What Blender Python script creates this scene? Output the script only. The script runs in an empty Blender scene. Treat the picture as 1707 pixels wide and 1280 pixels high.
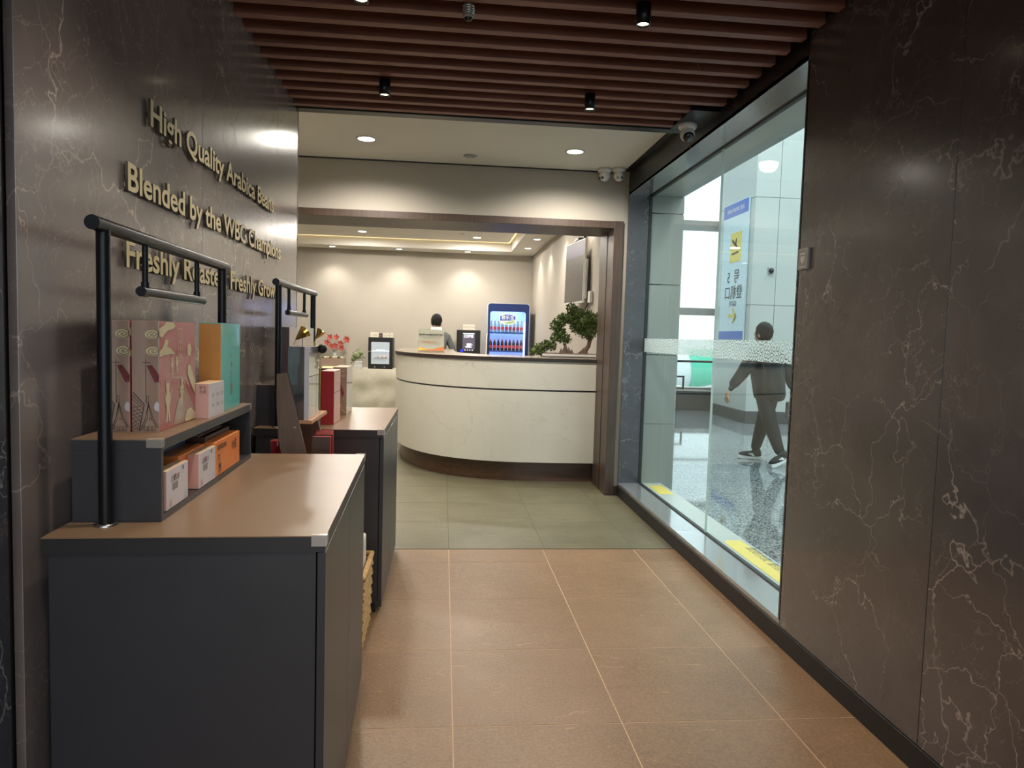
import bpy, bmesh, math, random
import numpy as np
from mathutils import Vector, Matrix
random.seed(7)
PI = math.pi
SC = bpy.context.scene
COL = SC.collection

# ---------------------------------------------------------------- camera
R = np.array([[0.99502193, 0.02186818, 0.09722727], [-0.09551631, -0.06900738, 0.99303304], [0.02842523, -0.99737644, -0.06657509]])
EYE = 1.365
cd = bpy.data.cameras.new('camera'); cam = bpy.data.objects.new('camera', cd); COL.objects.link(cam)
cd.sensor_width = 36; cd.lens = 1180 / 1707 * 36; cd.clip_start = .05; cd.clip_end = 500
cx_, cy_, cz_ = R[:, 0], -R[:, 1], -R[:, 2]
cam.matrix_world = Matrix([[cx_[0], cy_[0], cz_[0], 0], [cx_[1], cy_[1], cz_[1], 0], [cx_[2], cy_[2], cz_[2], EYE], [0, 0, 0, 1]])
SC.camera = cam
# ---------------------------------------------------------------- world, exposure
w = bpy.data.worlds.new('overcast sky'); SC.world = w; w.use_nodes = True
nt = w.node_tree; bg = nt.nodes['Background']
tc = nt.nodes.new('ShaderNodeTexCoord'); sx = nt.nodes.new('ShaderNodeSeparateXYZ'); rp = nt.nodes.new('ShaderNodeValToRGB')
nt.links.new(tc.outputs['Generated'], sx.inputs[0]); nt.links.new(sx.outputs['Z'], rp.inputs['Fac']); nt.links.new(rp.outputs['Color'], bg.inputs['Color'])
rp.color_ramp.elements[0].position = 0.0; rp.color_ramp.elements[0].color = (.72, .82, .88, 1)
rp.color_ramp.elements[1].position = .6; rp.color_ramp.elements[1].color = (.80, .92, 1, 1)
bg.inputs['Strength'].default_value = 2.0
vs = SC.view_settings; vs.view_transform = 'Standard'; vs.look = 'None'; vs.exposure = 0.27; vs.gamma = 1; vs.use_curve_mapping = False
SC.cycles.max_bounces = 8; SC.cycles.transparent_max_bounces = 12; SC.cycles.sample_clamp_indirect = 6
SC.cycles.caustics_reflective = False; SC.cycles.caustics_refractive = False

def area(name, loc, size, power, color=(1, 1, 1), rot=(0, 0, 0), shape='DISK', size_y=None, spread=PI):
    l = bpy.data.lights.new(name, 'AREA'); l.shape = shape; l.size = size; l.energy = power; l.color = color; l.spread = spread
    if size_y: l.size_y = size_y
    o = bpy.data.objects.new(name, l); COL.objects.link(o); o.location = loc; o.rotation_euler = rot; return o
def spot(name, loc, power, color, angle=70, blend=.6, rot=(0, 0, 0), r=.03):
    l = bpy.data.lights.new(name, 'SPOT'); l.energy = power; l.color = color; l.spot_size = math.radians(angle); l.spot_blend = blend; l.shadow_soft_size = r
    o = bpy.data.objects.new(name, l); COL.objects.link(o); o.location = loc; o.rotation_euler = rot; return o
WARM = (1, .86, .68); NEUT = (1, .93, .83); COOL = (.86, .97, 1)

# ---------------------------------------------------------------- materials
MATS = {}
def nmat(name):
    m = bpy.data.materials.new(name); m.use_nodes = True; MATS[name] = m
    return m, m.node_tree, m.node_tree.nodes['Principled BSDF']
def setp(b, **k):
    for a, v in k.items():
        n = {'color': 'Base Color', 'rough': 'Roughness', 'metal': 'Metallic', 'spec': 'Specular IOR Level', 'coat': 'Coat Weight', 'coatr': 'Coat Roughness', 'trans': 'Transmission Weight', 'emit': 'Emission Strength', 'ecol': 'Emission Color', 'alpha': 'Alpha', 'sheen': 'Sheen Weight', 'aniso': 'Anisotropic'}[a]
        if a in ('color', 'ecol'): v = (*v, 1)
        b.inputs[n].default_value = v
def N(nt, t, **k):
    n = nt.nodes.new('ShaderNode' + t)
    for a, v in k.items():
        if a.startswith('i_'): n.inputs[a[2:].replace('_', ' ')].default_value = v
        else: setattr(n, a, v)
    return n
def ramp(nt, fac, stops):
    r = nt.nodes.new('ShaderNodeValToRGB'); e = r.color_ramp.elements
    while len(e) < len(stops): e.new(.5)
    for i, (p, c) in enumerate(stops):
        e[i].position = p; e[i].color = (*c, 1) if len(c) == 3 else c
    nt.links.new(fac, r.inputs['Fac']); return r.outputs['Color']
def mixc(nt, fac, a, b, mode='MIX'):
    m = nt.nodes.new('ShaderNodeMix'); m.data_type = 'RGBA'; m.blend_type = mode
    for s, v in ((0, fac), (6, a), (7, b)):
        if hasattr(v, 'links'): nt.links.new(v, m.inputs[s])
        elif s == 0: m.inputs[0].default_value = v
        else: m.inputs[s].default_value = (*v, 1)
    return m.outputs[2]
def bump(nt, b, h, s=.2, d=.01):
    n = nt.nodes.new('ShaderNodeBump'); n.inputs['Strength'].default_value = s; n.inputs['Distance'].default_value = d
    nt.links.new(h, n.inputs['Height']); nt.links.new(n.outputs[0], b.inputs['Normal'])
def coords(nt, scale=(1, 1, 1), kind='Object', rnd=True):
    tc = N(nt, 'TexCoord'); mp = N(nt, 'Mapping'); mp.inputs['Scale'].default_value = scale
    if rnd:
        oi = N(nt, 'ObjectInfo'); va = N(nt, 'VectorMath', operation='SCALE'); va.inputs[0].default_value = (17, 31, 23)
        nt.links.new(oi.outputs['Random'], va.inputs['Scale'])
        ad = N(nt, 'VectorMath', operation='ADD'); nt.links.new(tc.outputs[kind], ad.inputs[0]); nt.links.new(va.outputs[0], ad.inputs[1])
        nt.links.new(ad.outputs[0], mp.inputs[0])
    else: nt.links.new(tc.outputs[kind], mp.inputs[0])
    return mp.outputs[0]
def noise(nt, v, s, det=4, rough=.55, dist=0):
    n = N(nt, 'TexNoise'); n.inputs['Scale'].default_value = s; n.inputs['Detail'].default_value = det; n.inputs['Roughness'].default_value = rough; n.inputs['Distortion'].default_value = dist
    nt.links.new(v, n.inputs['Vector']); return n
def plain(name, color, rough=.5, var=.06, scale=14, bmp=0, **k):
    m, nt, b = nmat(name); setp(b, rough=rough, **k)
    v = coords(nt); n = noise(nt, v, scale)
    lo = tuple(c * (1 - var) for c in color); hi = tuple(min(1, c * (1 + var)) for c in color)
    nt.links.new(ramp(nt, n.outputs['Fac'], [(.3, lo), (.7, hi)]), b.inputs['Base Color'])
    if bmp: bump(nt, b, noise(nt, v, scale * 6).outputs['Fac'], bmp, .002)
    return m
def marble(name, c0, c1, vein, rough=.2, vs=1.0, spec=.5):
    m, nt, b = nmat(name); v = coords(nt)
    big = noise(nt, v, 1.3, 6, .6, .6)
    base = ramp(nt, big.outputs['Fac'], [(.3, c0), (.7, c1)])
    warp = noise(nt, v, 2.2, 5, .6)
    wv = N(nt, 'VectorMath', operation='SCALE'); wv.inputs['Scale'].default_value = .55; nt.links.new(warp.outputs['Color'], wv.inputs[0])
    ad = N(nt, 'VectorMath', operation='ADD'); nt.links.new(v, ad.inputs[0]); nt.links.new(wv.outputs[0], ad.inputs[1])
    out = base
    for sc, wd, amt, msk in ((1.6 * vs, .007, .9, 1.1), (4.2 * vs, .010, .75, 1.9), (11 * vs, .018, .3, 2.6)):
        vo = N(nt, 'TexVoronoi', feature='DISTANCE_TO_EDGE'); vo.inputs['Scale'].default_value = sc; nt.links.new(ad.outputs[0], vo.inputs['Vector'])
        line = ramp(nt, vo.outputs['Distance'], [(0, (1, 1, 1)), (wd, (0, 0, 0))])
        mk = ramp(nt, noise(nt, v, msk, 3).outputs['Fac'], [(.45, (0, 0, 0)), (.62, (amt, amt, amt))])
        mu = mixc(nt, 1.0, line, mk, 'MULTIPLY')
        out = mixc(nt, mu, out, vein)
    cl = ramp(nt, noise(nt, v, 3.4, 4, .6).outputs['Fac'], [(.4, (0, 0, 0)), (.9, (.18, .18, .18))])
    out = mixc(nt, cl, out, tuple(.5 * (a + q) for a, q in zip(vein, c1)))
    nt.links.new(out, b.inputs['Base Color']); setp(b, rough=rough, spec=spec, coat=.6 if spec > .85 else 0, coatr=rough * .55)
    return m
def wood(name, c0, c1, rough=.45, axis=0, scale=1.0, spec=.5):
    m, nt, b = nmat(name); s = [14 * scale] * 3; s[axis] = .9 * scale
    v = coords(nt, tuple(s)); n = noise(nt, v, 3, 6, .6, .4)
    nt.links.new(ramp(nt, n.outputs['Fac'], [(.3, c0), (.7, c1)]), b.inputs['Base Color']); setp(b, rough=rough, spec=spec)
    bump(nt, b, n.outputs['Fac'], .12, .002); return m
def emit(name, color, s):
    m, nt, b = nmat(name); setp(b, color=color, ecol=color, emit=s, rough=.4); return m

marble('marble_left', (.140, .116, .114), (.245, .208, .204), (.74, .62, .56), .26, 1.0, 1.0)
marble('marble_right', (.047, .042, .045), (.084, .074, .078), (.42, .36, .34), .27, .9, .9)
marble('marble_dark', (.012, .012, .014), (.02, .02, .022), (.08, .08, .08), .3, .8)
marble('marble_sill', (.32, .33, .34), (.42, .43, .445), (.5, .5, .5), .14, 1.2, 1.0); setp(MATS['marble_sill'].node_tree.nodes['Principled BSDF'], metal=.55)
marble('marble_blue', (.035, .038, .052), (.06, .062, .08), (.32, .33, .38), .2)
marble('marble_reveal', (.035, .037, .042), (.06, .062, .07), (.30, .32, .35), .22)
marble('stone_cream', (.64, .61, .52), (.70, .67, .58), (.57, .53, .44), .3, .6)
# tiles
def tile_mat(name, c0, c1, streak, rough):
    m, nt, b = nmat(name); v = coords(nt); vs_ = coords(nt, (1.2, 5, 1))
    base = ramp(nt, noise(nt, v, 3, 8, .65).outputs['Fac'], [(.3, c0), (.7, c1)])
    st = noise(nt, vs_, 4.2, 9, .72, .8)
    mk = ramp(nt, st.outputs['Fac'], [(.60, (0, 0, 0)), (.68, (.6, .6, .6))])
    out = mixc(nt, mk, base, streak)
    fine = noise(nt, v, 90, 3, .7)
    out = mixc(nt, .3, out, ramp(nt, fine.outputs['Fac'], [(.35, tuple(c * .45 for c in c0)), (.7, tuple(min(1, c * 1.6) for c in c1))]))
    nt.links.new(out, b.inputs['Base Color']); setp(b, rough=rough)
    nt.links.new(ramp(nt, st.outputs['Fac'], [(.3, (rough,) * 3), (.8, (rough + .12,) * 3)]), b.inputs['Roughness'])
    bump(nt, b, st.outputs['Fac'], .12, .004); return m
tile_mat('tile_brown', (.172, .098, .046), (.255, .152, .078), (.50, .33, .19), .38)
tile_mat('tile_grey', (.10, .088, .052), (.165, .148, .092), (.23, .2, .13), .30)
plain('grout_tan', (.55, .38, .24), .8); plain('grout_dark', (.075, .068, .05), .8)
# granite
m, nt, b = nmat('granite'); v = coords(nt); n = N(nt, 'TexVoronoi'); n.inputs['Scale'].default_value = 90; nt.links.new(v, n.inputs['Vector'])
c = ramp(nt, n.outputs['Color'], [(.15, (.04, .05, .06)), (.45, (.20, .22, .23)), (.9, (.45, .48, .48))]); nt.links.new(c, b.inputs['Base Color']); setp(b, rough=.05, spec=1.0)
plain('paint_beige', (.39, .355, .30), .7, .02, 3); plain('paint_white', (.78, .75, .70), .75, .02, 2)
plain('tile_wall', (.30, .32, .29), .25, .03, 2); plain('panel_wall', (.47, .50, .48), .35, .02, 2)
wood('slat_wood', (.17, .062, .042), (.27, .112, .078), .5, 0); wood('portal_wood', (.048, .030, .021), (.082, .052, .037), .42, 2)
wood('kick_wood', (.055, .028, .016), (.11, .055, .03), .3, 0); wood('stand_wood', (.15, .10, .075), (.21, .145, .11), .45, 2); wood('shelf_wood', (.5, .26, .12), (.62, .34, .17), .4, 1)
plain('black', (.008, .008, .009), .5); plain('black_metal', (.018, .019, .022), .34, .1, 40, .05, metal=.6, spec=.5)
plain('cabinet_dark', (.040, .039, .046), .38, .05, 9, .04); plain('cabinet_top', (.25, .16, .098), .36, .05, 6, .05); plain('cabinet_edge', (.03, .028, .03), .4)
plain('brown_laminate', (.045, .030, .030), .4, .08)
plain('counter_top', (.30, .25, .20), .22, .05); plain('counter_edge', (.03, .022, .018), .5); plain('chrome', (.6, .58, .55), .2, metal=1); plain('gold', (.80, .56, .16), .22, metal=1)
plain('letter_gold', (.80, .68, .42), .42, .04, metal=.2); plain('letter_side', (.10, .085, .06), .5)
plain('plastic_white', (.75, .74, .70), .35); plain('plastic_grey', (.35, .35, .34), .4); plain('plinth_dark', (.05, .055, .06), .3); plain('gasket', (.01, .015, .016), .5)
plain('cloth', (.60, .57, .46), .85, .05, 20, .3, sheen=.2); plain('skin', (.48, .29, .2), .55); plain('hair', (.004, .0035, .0035), .75, .2, 60)
plain('jacket', (.026, .027, .028), .8, .15, 18, .3); plain('jacket_dark_reflection', (.006, .0065, .007), .8); plain('trousers', (.014, .0145, .015), .85, .15, 20, .3)
plain('uniform', (.11, .12, .12), .8, .1, 20, .3); plain('shirt_white', (.75, .74, .7), .7); plain('rubber', (.85, .85, .83), .6)
plain('leaf', (.065, .10, .018), .6, .5, 30); plain('leaf_pale', (.20, .24, .12), .6, .4, 30); plain('petal_red', (.45, .06, .04), .5, .3, 30); plain('bark', (.13, .085, .055), .85, .4, 30, .5)
plain('rock', (.16, .11, .085), .8, .4, 20, .5); plain('ceramic', (.55, .55, .53), .3)
plain('wicker', (.50, .30, .12), .6, .3, 60, .5)
plain('apron', (.45, .48, .48), .9, .1, 1); plain('plane_white', (.85, .88, .88), .3, .02); plain('plane_green', (.12, .60, .40), .35)
plain('card_blue', (.05, .09, .20), .35); plain('card_brown', (.09, .045, .03), .4); plain('card_pink', (.72, .42, .38), .4)
plain('gift_taupe', (.45, .31, .24), .25, .05, coat=.6); plain('gift_red', (.52, .13, .135), .35, .06, coat=.3); plain('gift_cream', (.78, .68, .42), .4); plain('ink', (.05, .04, .035), .5); plain('banner_red', (.30, .05, .06), .4)
plain('teal', (.09, .58, .52), .25, .05, coat=.3); plain('caramel', (.60, .28, .08), .35); plain('orange', (.90, .27, .06), .35); plain('lilac_white', (.74, .72, .80), .3); plain('paper_cream', (.80, .55, .36), .5)
plain('box_red', (.45, .02, .035), .3, coat=.5); plain('box_pink', (.72, .36, .32), .3); plain('red_bright', (.65, .02, .03), .35); plain('box_dark', (.04, .045, .05), .15, coat=1)
plain('silver_wrap', (.55, .56, .56), .16, .1, 8, .4, metal=.35, coat=.8); plain('box_plum', (.10, .08, .085), .3); plain('box_pale', (.58, .52, .46), .3); plain('yellow', (.75, .58, .12), .5)
plain('paper', (.72, .66, .55), .6); plain('text_dark', (.06, .05, .05), .6); plain('text_grey', (.3, .28, .26), .6); plain('wave_orange', (.70, .24, .08), .5); plain('blue_print', (.02, .10, .48), .4); plain('blue_dark', (.01, .025, .12), .3)
plain('sign_pale', (.55, .68, .74), .4); plain('green_print', (.22, .55, .12), .5); plain('cola', (.05, .01, .01), .2); plain('label_red', (.7, .08, .08), .4); plain('bottle_blue', (.35, .45, .6), .2)
plain('fridge_inner', (.30, .40, .62), .4); plain('fridge_body', (.62, .66, .64), .35)
emit('lamp_glow', (1, .93, .78), 14); emit('spot_glow', (1, .86, .55), 9); emit('cove_glow', (1, .80, .42), 1.1); emit('led_blue', (.62, .78, 1), 2.2); emit('fridge_back_glow', (.26, .38, .80), 1.0); emit('mini_back_glow', (.35, .39, .42), .5)
emit('screen_cup_glow', (.8, .85, .95), .6); emit('screen_violet', (.10, .09, .13), .25); emit('ceiling_panel', (.92, 1, 1), 3.0); emit('blue_led_print', (.02, .03, .6), .8)
m, nt, b = nmat('screen_dark'); setp(b, color=(.012, .012, .014), rough=.12, spec=.6)
m, nt, b = nmat('tv_screen'); v = coords(nt, (1, 1, 1)); nt.links.new(ramp(nt, noise(nt, v, 60, 2).outputs['Fac'], [(.35, (.08, .075, .065)), (.65, (.14, .13, .115))]), b.inputs['Base Color']); setp(b, rough=.4, spec=.3)
# glass: thin pane, tinted see-through plus mirror reflection by angle
def glassmat(name, tint, fscale=1.0, rough=.0):
    m = bpy.data.materials.new(name); m.use_nodes = True; MATS[name] = m; nt = m.node_tree; nt.nodes.clear()
    o = N(nt, 'OutputMaterial'); t = N(nt, 'BsdfTransparent'); g = N(nt, 'BsdfGlossy'); mx = N(nt, 'MixShader'); ge = N(nt, 'NewGeometry')
    t.inputs[0].default_value = (*tint, 1); g.inputs['Roughness'].default_value = rough
    dt = N(nt, 'VectorMath', operation='DOT_PRODUCT'); nt.links.new(ge.outputs['Normal'], dt.inputs[0]); nt.links.new(ge.outputs['Incoming'], dt.inputs[1])
    ab = N(nt, 'Math', operation='ABSOLUTE'); nt.links.new(dt.outputs['Value'], ab.inputs[0]); su = N(nt, 'Math', operation='SUBTRACT'); su.inputs[0].default_value = 1; nt.links.new(ab.outputs[0], su.inputs[1])
    pw = N(nt, 'Math', operation='POWER'); nt.links.new(su.outputs[0], pw.inputs[0]); pw.inputs[1].default_value = 5
    mm = N(nt, 'Math', operation='MULTIPLY_ADD'); nt.links.new(pw.outputs[0], mm.inputs[0]); mm.inputs[1].default_value = .45 * fscale; mm.inputs[2].default_value = .04 * fscale
    nt.links.new(mm.outputs[0], mx.inputs[0]); nt.links.new(t.outputs[0], mx.inputs[1]); nt.links.new(g.outputs[0], mx.inputs[2]); nt.links.new(mx.outputs[0], o.inputs[0]); return m
glassmat('glass', (.925, .975, .965)); glassmat('glass_clear', (.94, .96, .95)); plain('glass_edge', (.62, .78, .74), .3)
glassmat('wrap', (.985, .985, .985), .55, .10)
m = bpy.data.materials.new('clear_plastic'); m.use_nodes = True; MATS['clear_plastic'] = m; nt = m.node_tree; b = nt.nodes['Principled BSDF']
setp(b, color=(.85, .8, .76), rough=.15, alpha=.32)
# frosted film with curl pattern
m = bpy.data.materials.new('film'); m.use_nodes = True; MATS['film'] = m; nt = m.node_tree; b = nt.nodes['Principled BSDF']
v = coords(nt, (1, 1, 1), rnd=False); vo = N(nt, 'TexVoronoi', voronoi_dimensions='2D'); vo.inputs['Scale'].default_value = 21; vo.inputs['Randomness'].default_value = .45
sep = N(nt, 'SeparateXYZ'); cmb = N(nt, 'CombineXYZ'); nt.links.new(v, sep.inputs[0]); nt.links.new(sep.outputs['Y'], cmb.inputs['X']); nt.links.new(sep.outputs['Z'], cmb.inputs['Y'])
nt.links.new(cmb.outputs[0], vo.inputs['Vector']); sb = N(nt, 'VectorMath', operation='SUBTRACT'); nt.links.new(cmb.outputs[0], sb.inputs[0]); nt.links.new(vo.outputs['Position'], sb.inputs[1])
s2 = N(nt, 'SeparateXYZ'); nt.links.new(sb.outputs[0], s2.inputs[0]); at = N(nt, 'Math', operation='ARCTAN2'); nt.links.new(s2.outputs['Y'], at.inputs[0]); nt.links.new(s2.outputs['X'], at.inputs[1])
ma = N(nt, 'Math', operation='MULTIPLY_ADD'); nt.links.new(vo.outputs['Distance'], ma.inputs[0]); ma.inputs[1].default_value = 17.0; nt.links.new(at.outputs[0], ma.inputs[2])
sn0 = N(nt, 'Math', operation='SINE'); nt.links.new(ma.outputs[0], sn0.inputs[0]); sn = N(nt, 'Math', operation='MULTIPLY_ADD'); nt.links.new(sn0.outputs[0], sn.inputs[0]); sn.inputs[1].default_value = .5; sn.inputs[2].default_value = .5
fac = ramp(nt, sn.outputs[0], [(.12, (.45, .45, .45)), (.34, (.95, .95, .95))])
nt.links.new(fac, b.inputs['Alpha']); setp(b, color=(.72, .82, .78), rough=.6)
FT = N(nt, 'BsdfTranslucent'); FM = N(nt, 'MixShader'); FM.inputs[0].default_value = .55; FO = nt.nodes['Material Output']
fcol = ramp(nt, sn.outputs[0], [(.12, (.22, .32, .30)), (.36, (.90, .95, .93))]); nt.links.new(fcol, b.inputs['Base Color']); nt.links.new(fcol, FT.inputs['Color'])
FX = N(nt, 'MixShader'); FTr = N(nt, 'BsdfTransparent'); nt.links.new(fac, FX.inputs[0]); nt.links.new(FTr.outputs[0], FX.inputs[1]); nt.links.new(FT.outputs[0], FX.inputs[2])
nt.links.new(b.outputs[0], FM.inputs[1]); nt.links.new(FX.outputs[0], FM.inputs[2]); nt.links.new(FM.outputs[0], FO.inputs['Surface'])
M = MATS

# ---------------------------------------------------------------- mesh builder
class MB:
    def __init__(s): s.v = []; s.f = []; s.mi = []; s.sm = []
    def add(s, vs, fs, mi=0, smooth=False):
        o = len(s.v); s.v += [tuple(p) for p in vs]
        for f in fs: s.f.append(tuple(i + o for i in f)); s.mi.append(mi); s.sm.append(smooth)
        return s
    def bm(s, bm, mi=0, smooth=False):
        bm.verts.index_update(); s.add([v.co[:] for v in bm.verts], [[v.index for v in f.verts] for f in bm.faces], mi, smooth); bm.free(); return s
    def box(s, x0, x1, y0, y1, z0, z1, mi=0, bev=0, M_=None):
        bm = bmesh.new(); bmesh.ops.create_cube(bm, size=1)
        for v in bm.verts: v.co = Vector(((x0 + x1) / 2 + v.co.x * (x1 - x0), (y0 + y1) / 2 + v.co.y * (y1 - y0), (z0 + z1) / 2 + v.co.z * (z1 - z0)))
        if bev: bmesh.ops.bevel(bm, geom=bm.edges[:], offset=bev, segments=2, profile=.5, affect='EDGES')
        if M_: bm.transform(M_)
        return s.bm(bm, mi)
    def cyl(s, p0, p1, r0, r1=None, n=16, mi=0, smooth=True, caps=True):
        r1 = r0 if r1 is None else r1; p0 = Vector(p0); p1 = Vector(p1); d = (p1 - p0).normalized()
        a = d.orthogonal().normalized(); b = d.cross(a); vs = []
        for p, r in ((p0, r0), (p1, r1)): vs += [p + (a * math.cos(2 * PI * i / n) + b * math.sin(2 * PI * i / n)) * r for i in range(n)]
        s.add(vs, [(i, (i + 1) % n, n + (i + 1) % n, n + i) for i in range(n)], mi, smooth)
        if caps: s.add(vs[:n], [tuple(range(n))[::-1]], mi); s.add(vs[n:], [tuple(range(n))], mi)
        return s
    def tube(s, pts, rs, n=8, mi=0):
        pts = [Vector(p) for p in pts]; rs = rs if hasattr(rs, '__len__') else [rs] * len(pts); vs = []; a = None
        for i, p in enumerate(pts):
            d = (pts[min(i + 1, len(pts) - 1)] - pts[max(i - 1, 0)]).normalized()
            a = d.orthogonal().normalized() if a is None else (a - d * a.dot(d)).normalized(); b = d.cross(a)
            vs += [p + (a * math.cos(2 * PI * k / n) + b * math.sin(2 * PI * k / n)) * rs[i] for k in range(n)]
        fs = [(i * n + k, i * n + (k + 1) % n, (i + 1) * n + (k + 1) % n, (i + 1) * n + k) for i in range(len(pts) - 1) for k in range(n)]
        s.add(vs, fs, mi, True); s.add(vs[:n], [tuple(range(n))[::-1]], mi); s.add(vs[-n:], [tuple(range(n))], mi); return s
    def lathe(s, c, prof, n=24, mi=0, smooth=True, M_=None):
        vs = []
        for r, z in prof: vs += [Vector((r * math.cos(2 * PI * k / n), r * math.sin(2 * PI * k / n), z)) for k in range(n)]
        if M_: vs = [M_ @ p for p in vs]
        vs = [p + Vector(c) for p in vs]
        fs = [(i * n + k, i * n + (k + 1) % n, (i + 1) * n + (k + 1) % n, (i + 1) * n + k) for i in range(len(prof) - 1) for k in range(n)]
        return s.add(vs, fs, mi, smooth)
    def ell(s, c, r, n=16, m=10, mi=0, M_=None):
        r = r if hasattr(r, '__len__') else (r, r, r)
        prof = [(max(1e-4, math.sin(PI * i / m)), -math.cos(PI * i / m)) for i in range(m + 1)]
        Sm = Matrix.Diagonal((*r, 1)); Sm = M_ @ Sm if M_ else Sm
        return s.lathe(c, prof, n, mi, True, Sm)
    def prism(s, poly, d0, d1, axis='y', mi=0):
        def P(a, b, d): return {'y': (a, d, b), 'x': (d, a, b), 'z': (a, b, d)}[axis]
        n = len(poly); vs = [P(a, b, d0) for a, b in poly] + [P(a, b, d1) for a, b in poly]
        return s.add(vs, [tuple(range(n)), tuple(range(n, 2 * n))[::-1]] + [(i, (i + 1) % n, n + (i + 1) % n, n + i) for i in range(n)], mi)
    def tf(s, M_): s.v = [tuple(M_ @ Vector(p)) for p in s.v]; return s
    def mesh(s, name, mats):
        me = bpy.data.meshes.new(name); me.from_pydata(s.v, [], s.f)
        for m_ in (mats if isinstance(mats, (list, tuple)) else [mats]): me.materials.append(M[m_])
        me.polygons.foreach_set('material_index', s.mi); me.polygons.foreach_set('use_smooth', s.sm); me.update()
        bm = bmesh.new(); bm.from_mesh(me); bmesh.ops.recalc_face_normals(bm, faces=bm.faces[:]); bm.to_mesh(me); bm.free(); return me
    def obj(s, name, mats, parent=None, **k): return link(name, s.mesh(name, mats), parent, **k)
def link(name, data, parent=None, label=None, cat=None, group=None, kind=None, loc=None, rz=0):
    o = bpy.data.objects.new(name, data); COL.objects.link(o)
    if parent: o.parent = parent
    if loc is not None: o.location = loc
    if rz: o.rotation_euler[2] = rz
    if label: o['label'] = label
    if cat: o['category'] = cat
    if group: o['group'] = group
    if kind: o['kind'] = kind
    return o
def thing(name, label, cat, loc=(0, 0, 0), rz=0, group=None): return link(name, None, None, label, cat, group, None, loc, rz)
def struct(name, loc=(0, 0, 0), mb=None, mats=None, label=None, cat=None):
    return link(name, mb.mesh(name, mats) if mb else None, None, label, cat, None, 'structure', loc)
def copy_tree(src, loc, rz=0, label=None):
    r = src.copy(); COL.objects.link(r); r.location = loc; r.rotation_euler[2] = rz
    if label: r['label'] = label
    for ch in list(src.children):
        c = ch.copy(); COL.objects.link(c); c.parent = r
        for g in list(ch.children): d = g.copy(); COL.objects.link(d); d.parent = c
    return r
def textmesh(body, size=1, ext=0, off=0, sx=1.0, align='LEFT', mirror=False):
    cu = bpy.data.curves.new('txt', 'FONT'); cu.body = body; cu.size = size; cu.extrude = ext; cu.offset = off; cu.align_x = align; cu.resolution_u = 3
    o = bpy.data.objects.new('txt', cu); COL.objects.link(o); bpy.context.view_layer.update()
    me = bpy.data.meshes.new_from_object(o.evaluated_get(bpy.context.evaluated_depsgraph_get()))
    bpy.data.objects.remove(o); bpy.data.curves.remove(cu)
    if sx != 1 or mirror: me.transform(Matrix.Diagonal((-sx if mirror else sx, 1, 1, 1)))
    return me
def text(body, size, mat, mtx, parent, name='lettering', ext=.0004, off=0, sx=1.0, align='CENTER', mirror=False, **k):
    me = textmesh(body, size, ext, off, sx, align, mirror); me.transform(mtx); me.materials.clear(); me.materials.append(M[mat])
    return link(name, me, parent, **k)
def frame(o, x, y):  # matrix whose text x runs along x, text y along y, at o
    x = Vector(x).normalized(); y = Vector(y).normalized(); z = x.cross(y)
    return Matrix([[x[0], y[0], z[0], o[0]], [x[1], y[1], z[1], o[1]], [x[2], y[2], z[2], o[2]], [0, 0, 0, 1]])
def T(x, y, z): return Matrix.Translation((x, y, z))

# ================================================================= STRUCTURE
WL, WR = -.90, 1.545
ZS = 2.68
# floor with single tiles
fl = struct('floor', (0, 0, 0), MB().box(WL - .3, WR + .05, -2.5, 4.462, -.06, -.0009), 'grout_tan')
gap = .0022
bt = {}
def tile_obj(name, x0, x1, y0, y1, mat, parent, z=0, th=.01, g=gap, key=None):
    key = (round(x1 - x0, 3), round(y1 - y0, 3), mat, th)
    if key not in bt: bt[key] = MB().box(g, x1 - x0 - g, g, y1 - y0 - g, -th, 0).mesh('tile', mat)
    return link(name, bt[key], parent, loc=(x0, y0, z))
xs = [-.90, -.54, .060, .664, 1.262, 1.545]
ys = [-1.21, -.61, -.01, .59, 1.19, 1.79, 2.391, 2.994, 3.592, 4.195, 4.46]
for i in range(len(xs) - 1):
    for j in range(len(ys) - 1): tile_obj('tile', xs[i], xs[i + 1], ys[j], ys[j + 1], 'tile_brown', fl)
fl2 = struct('floor_vestibule', (0, 0, 0), MB().box(-4.2, 1.75, 4.462, 13.0, -.06, -.0009), 'grout_dark')
MB().box(WL, WR, 4.456, 4.466, -.01, .0015).obj('edge_strip', 'black', fl2)
xg = [-4.2, -3.55, -2.95, -2.345, -1.74, -1.14, -.54, .060, .68, 1.27, 1.6]
yg = [4.466, 5.12, 5.72, 6.32, 6.92, 7.52, 8.12]
for i in range(len(xg) - 1):
    for j in range(len(yg) - 1): tile_obj('tile', xg[i], xg[i + 1], yg[j], yg[j + 1], 'tile_grey', fl2, g=.0013)
MB().box(-4.2, 1.6, 8.12, 13, -.01, 0).obj('tile_field', 'tile_grey', fl2)

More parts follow.
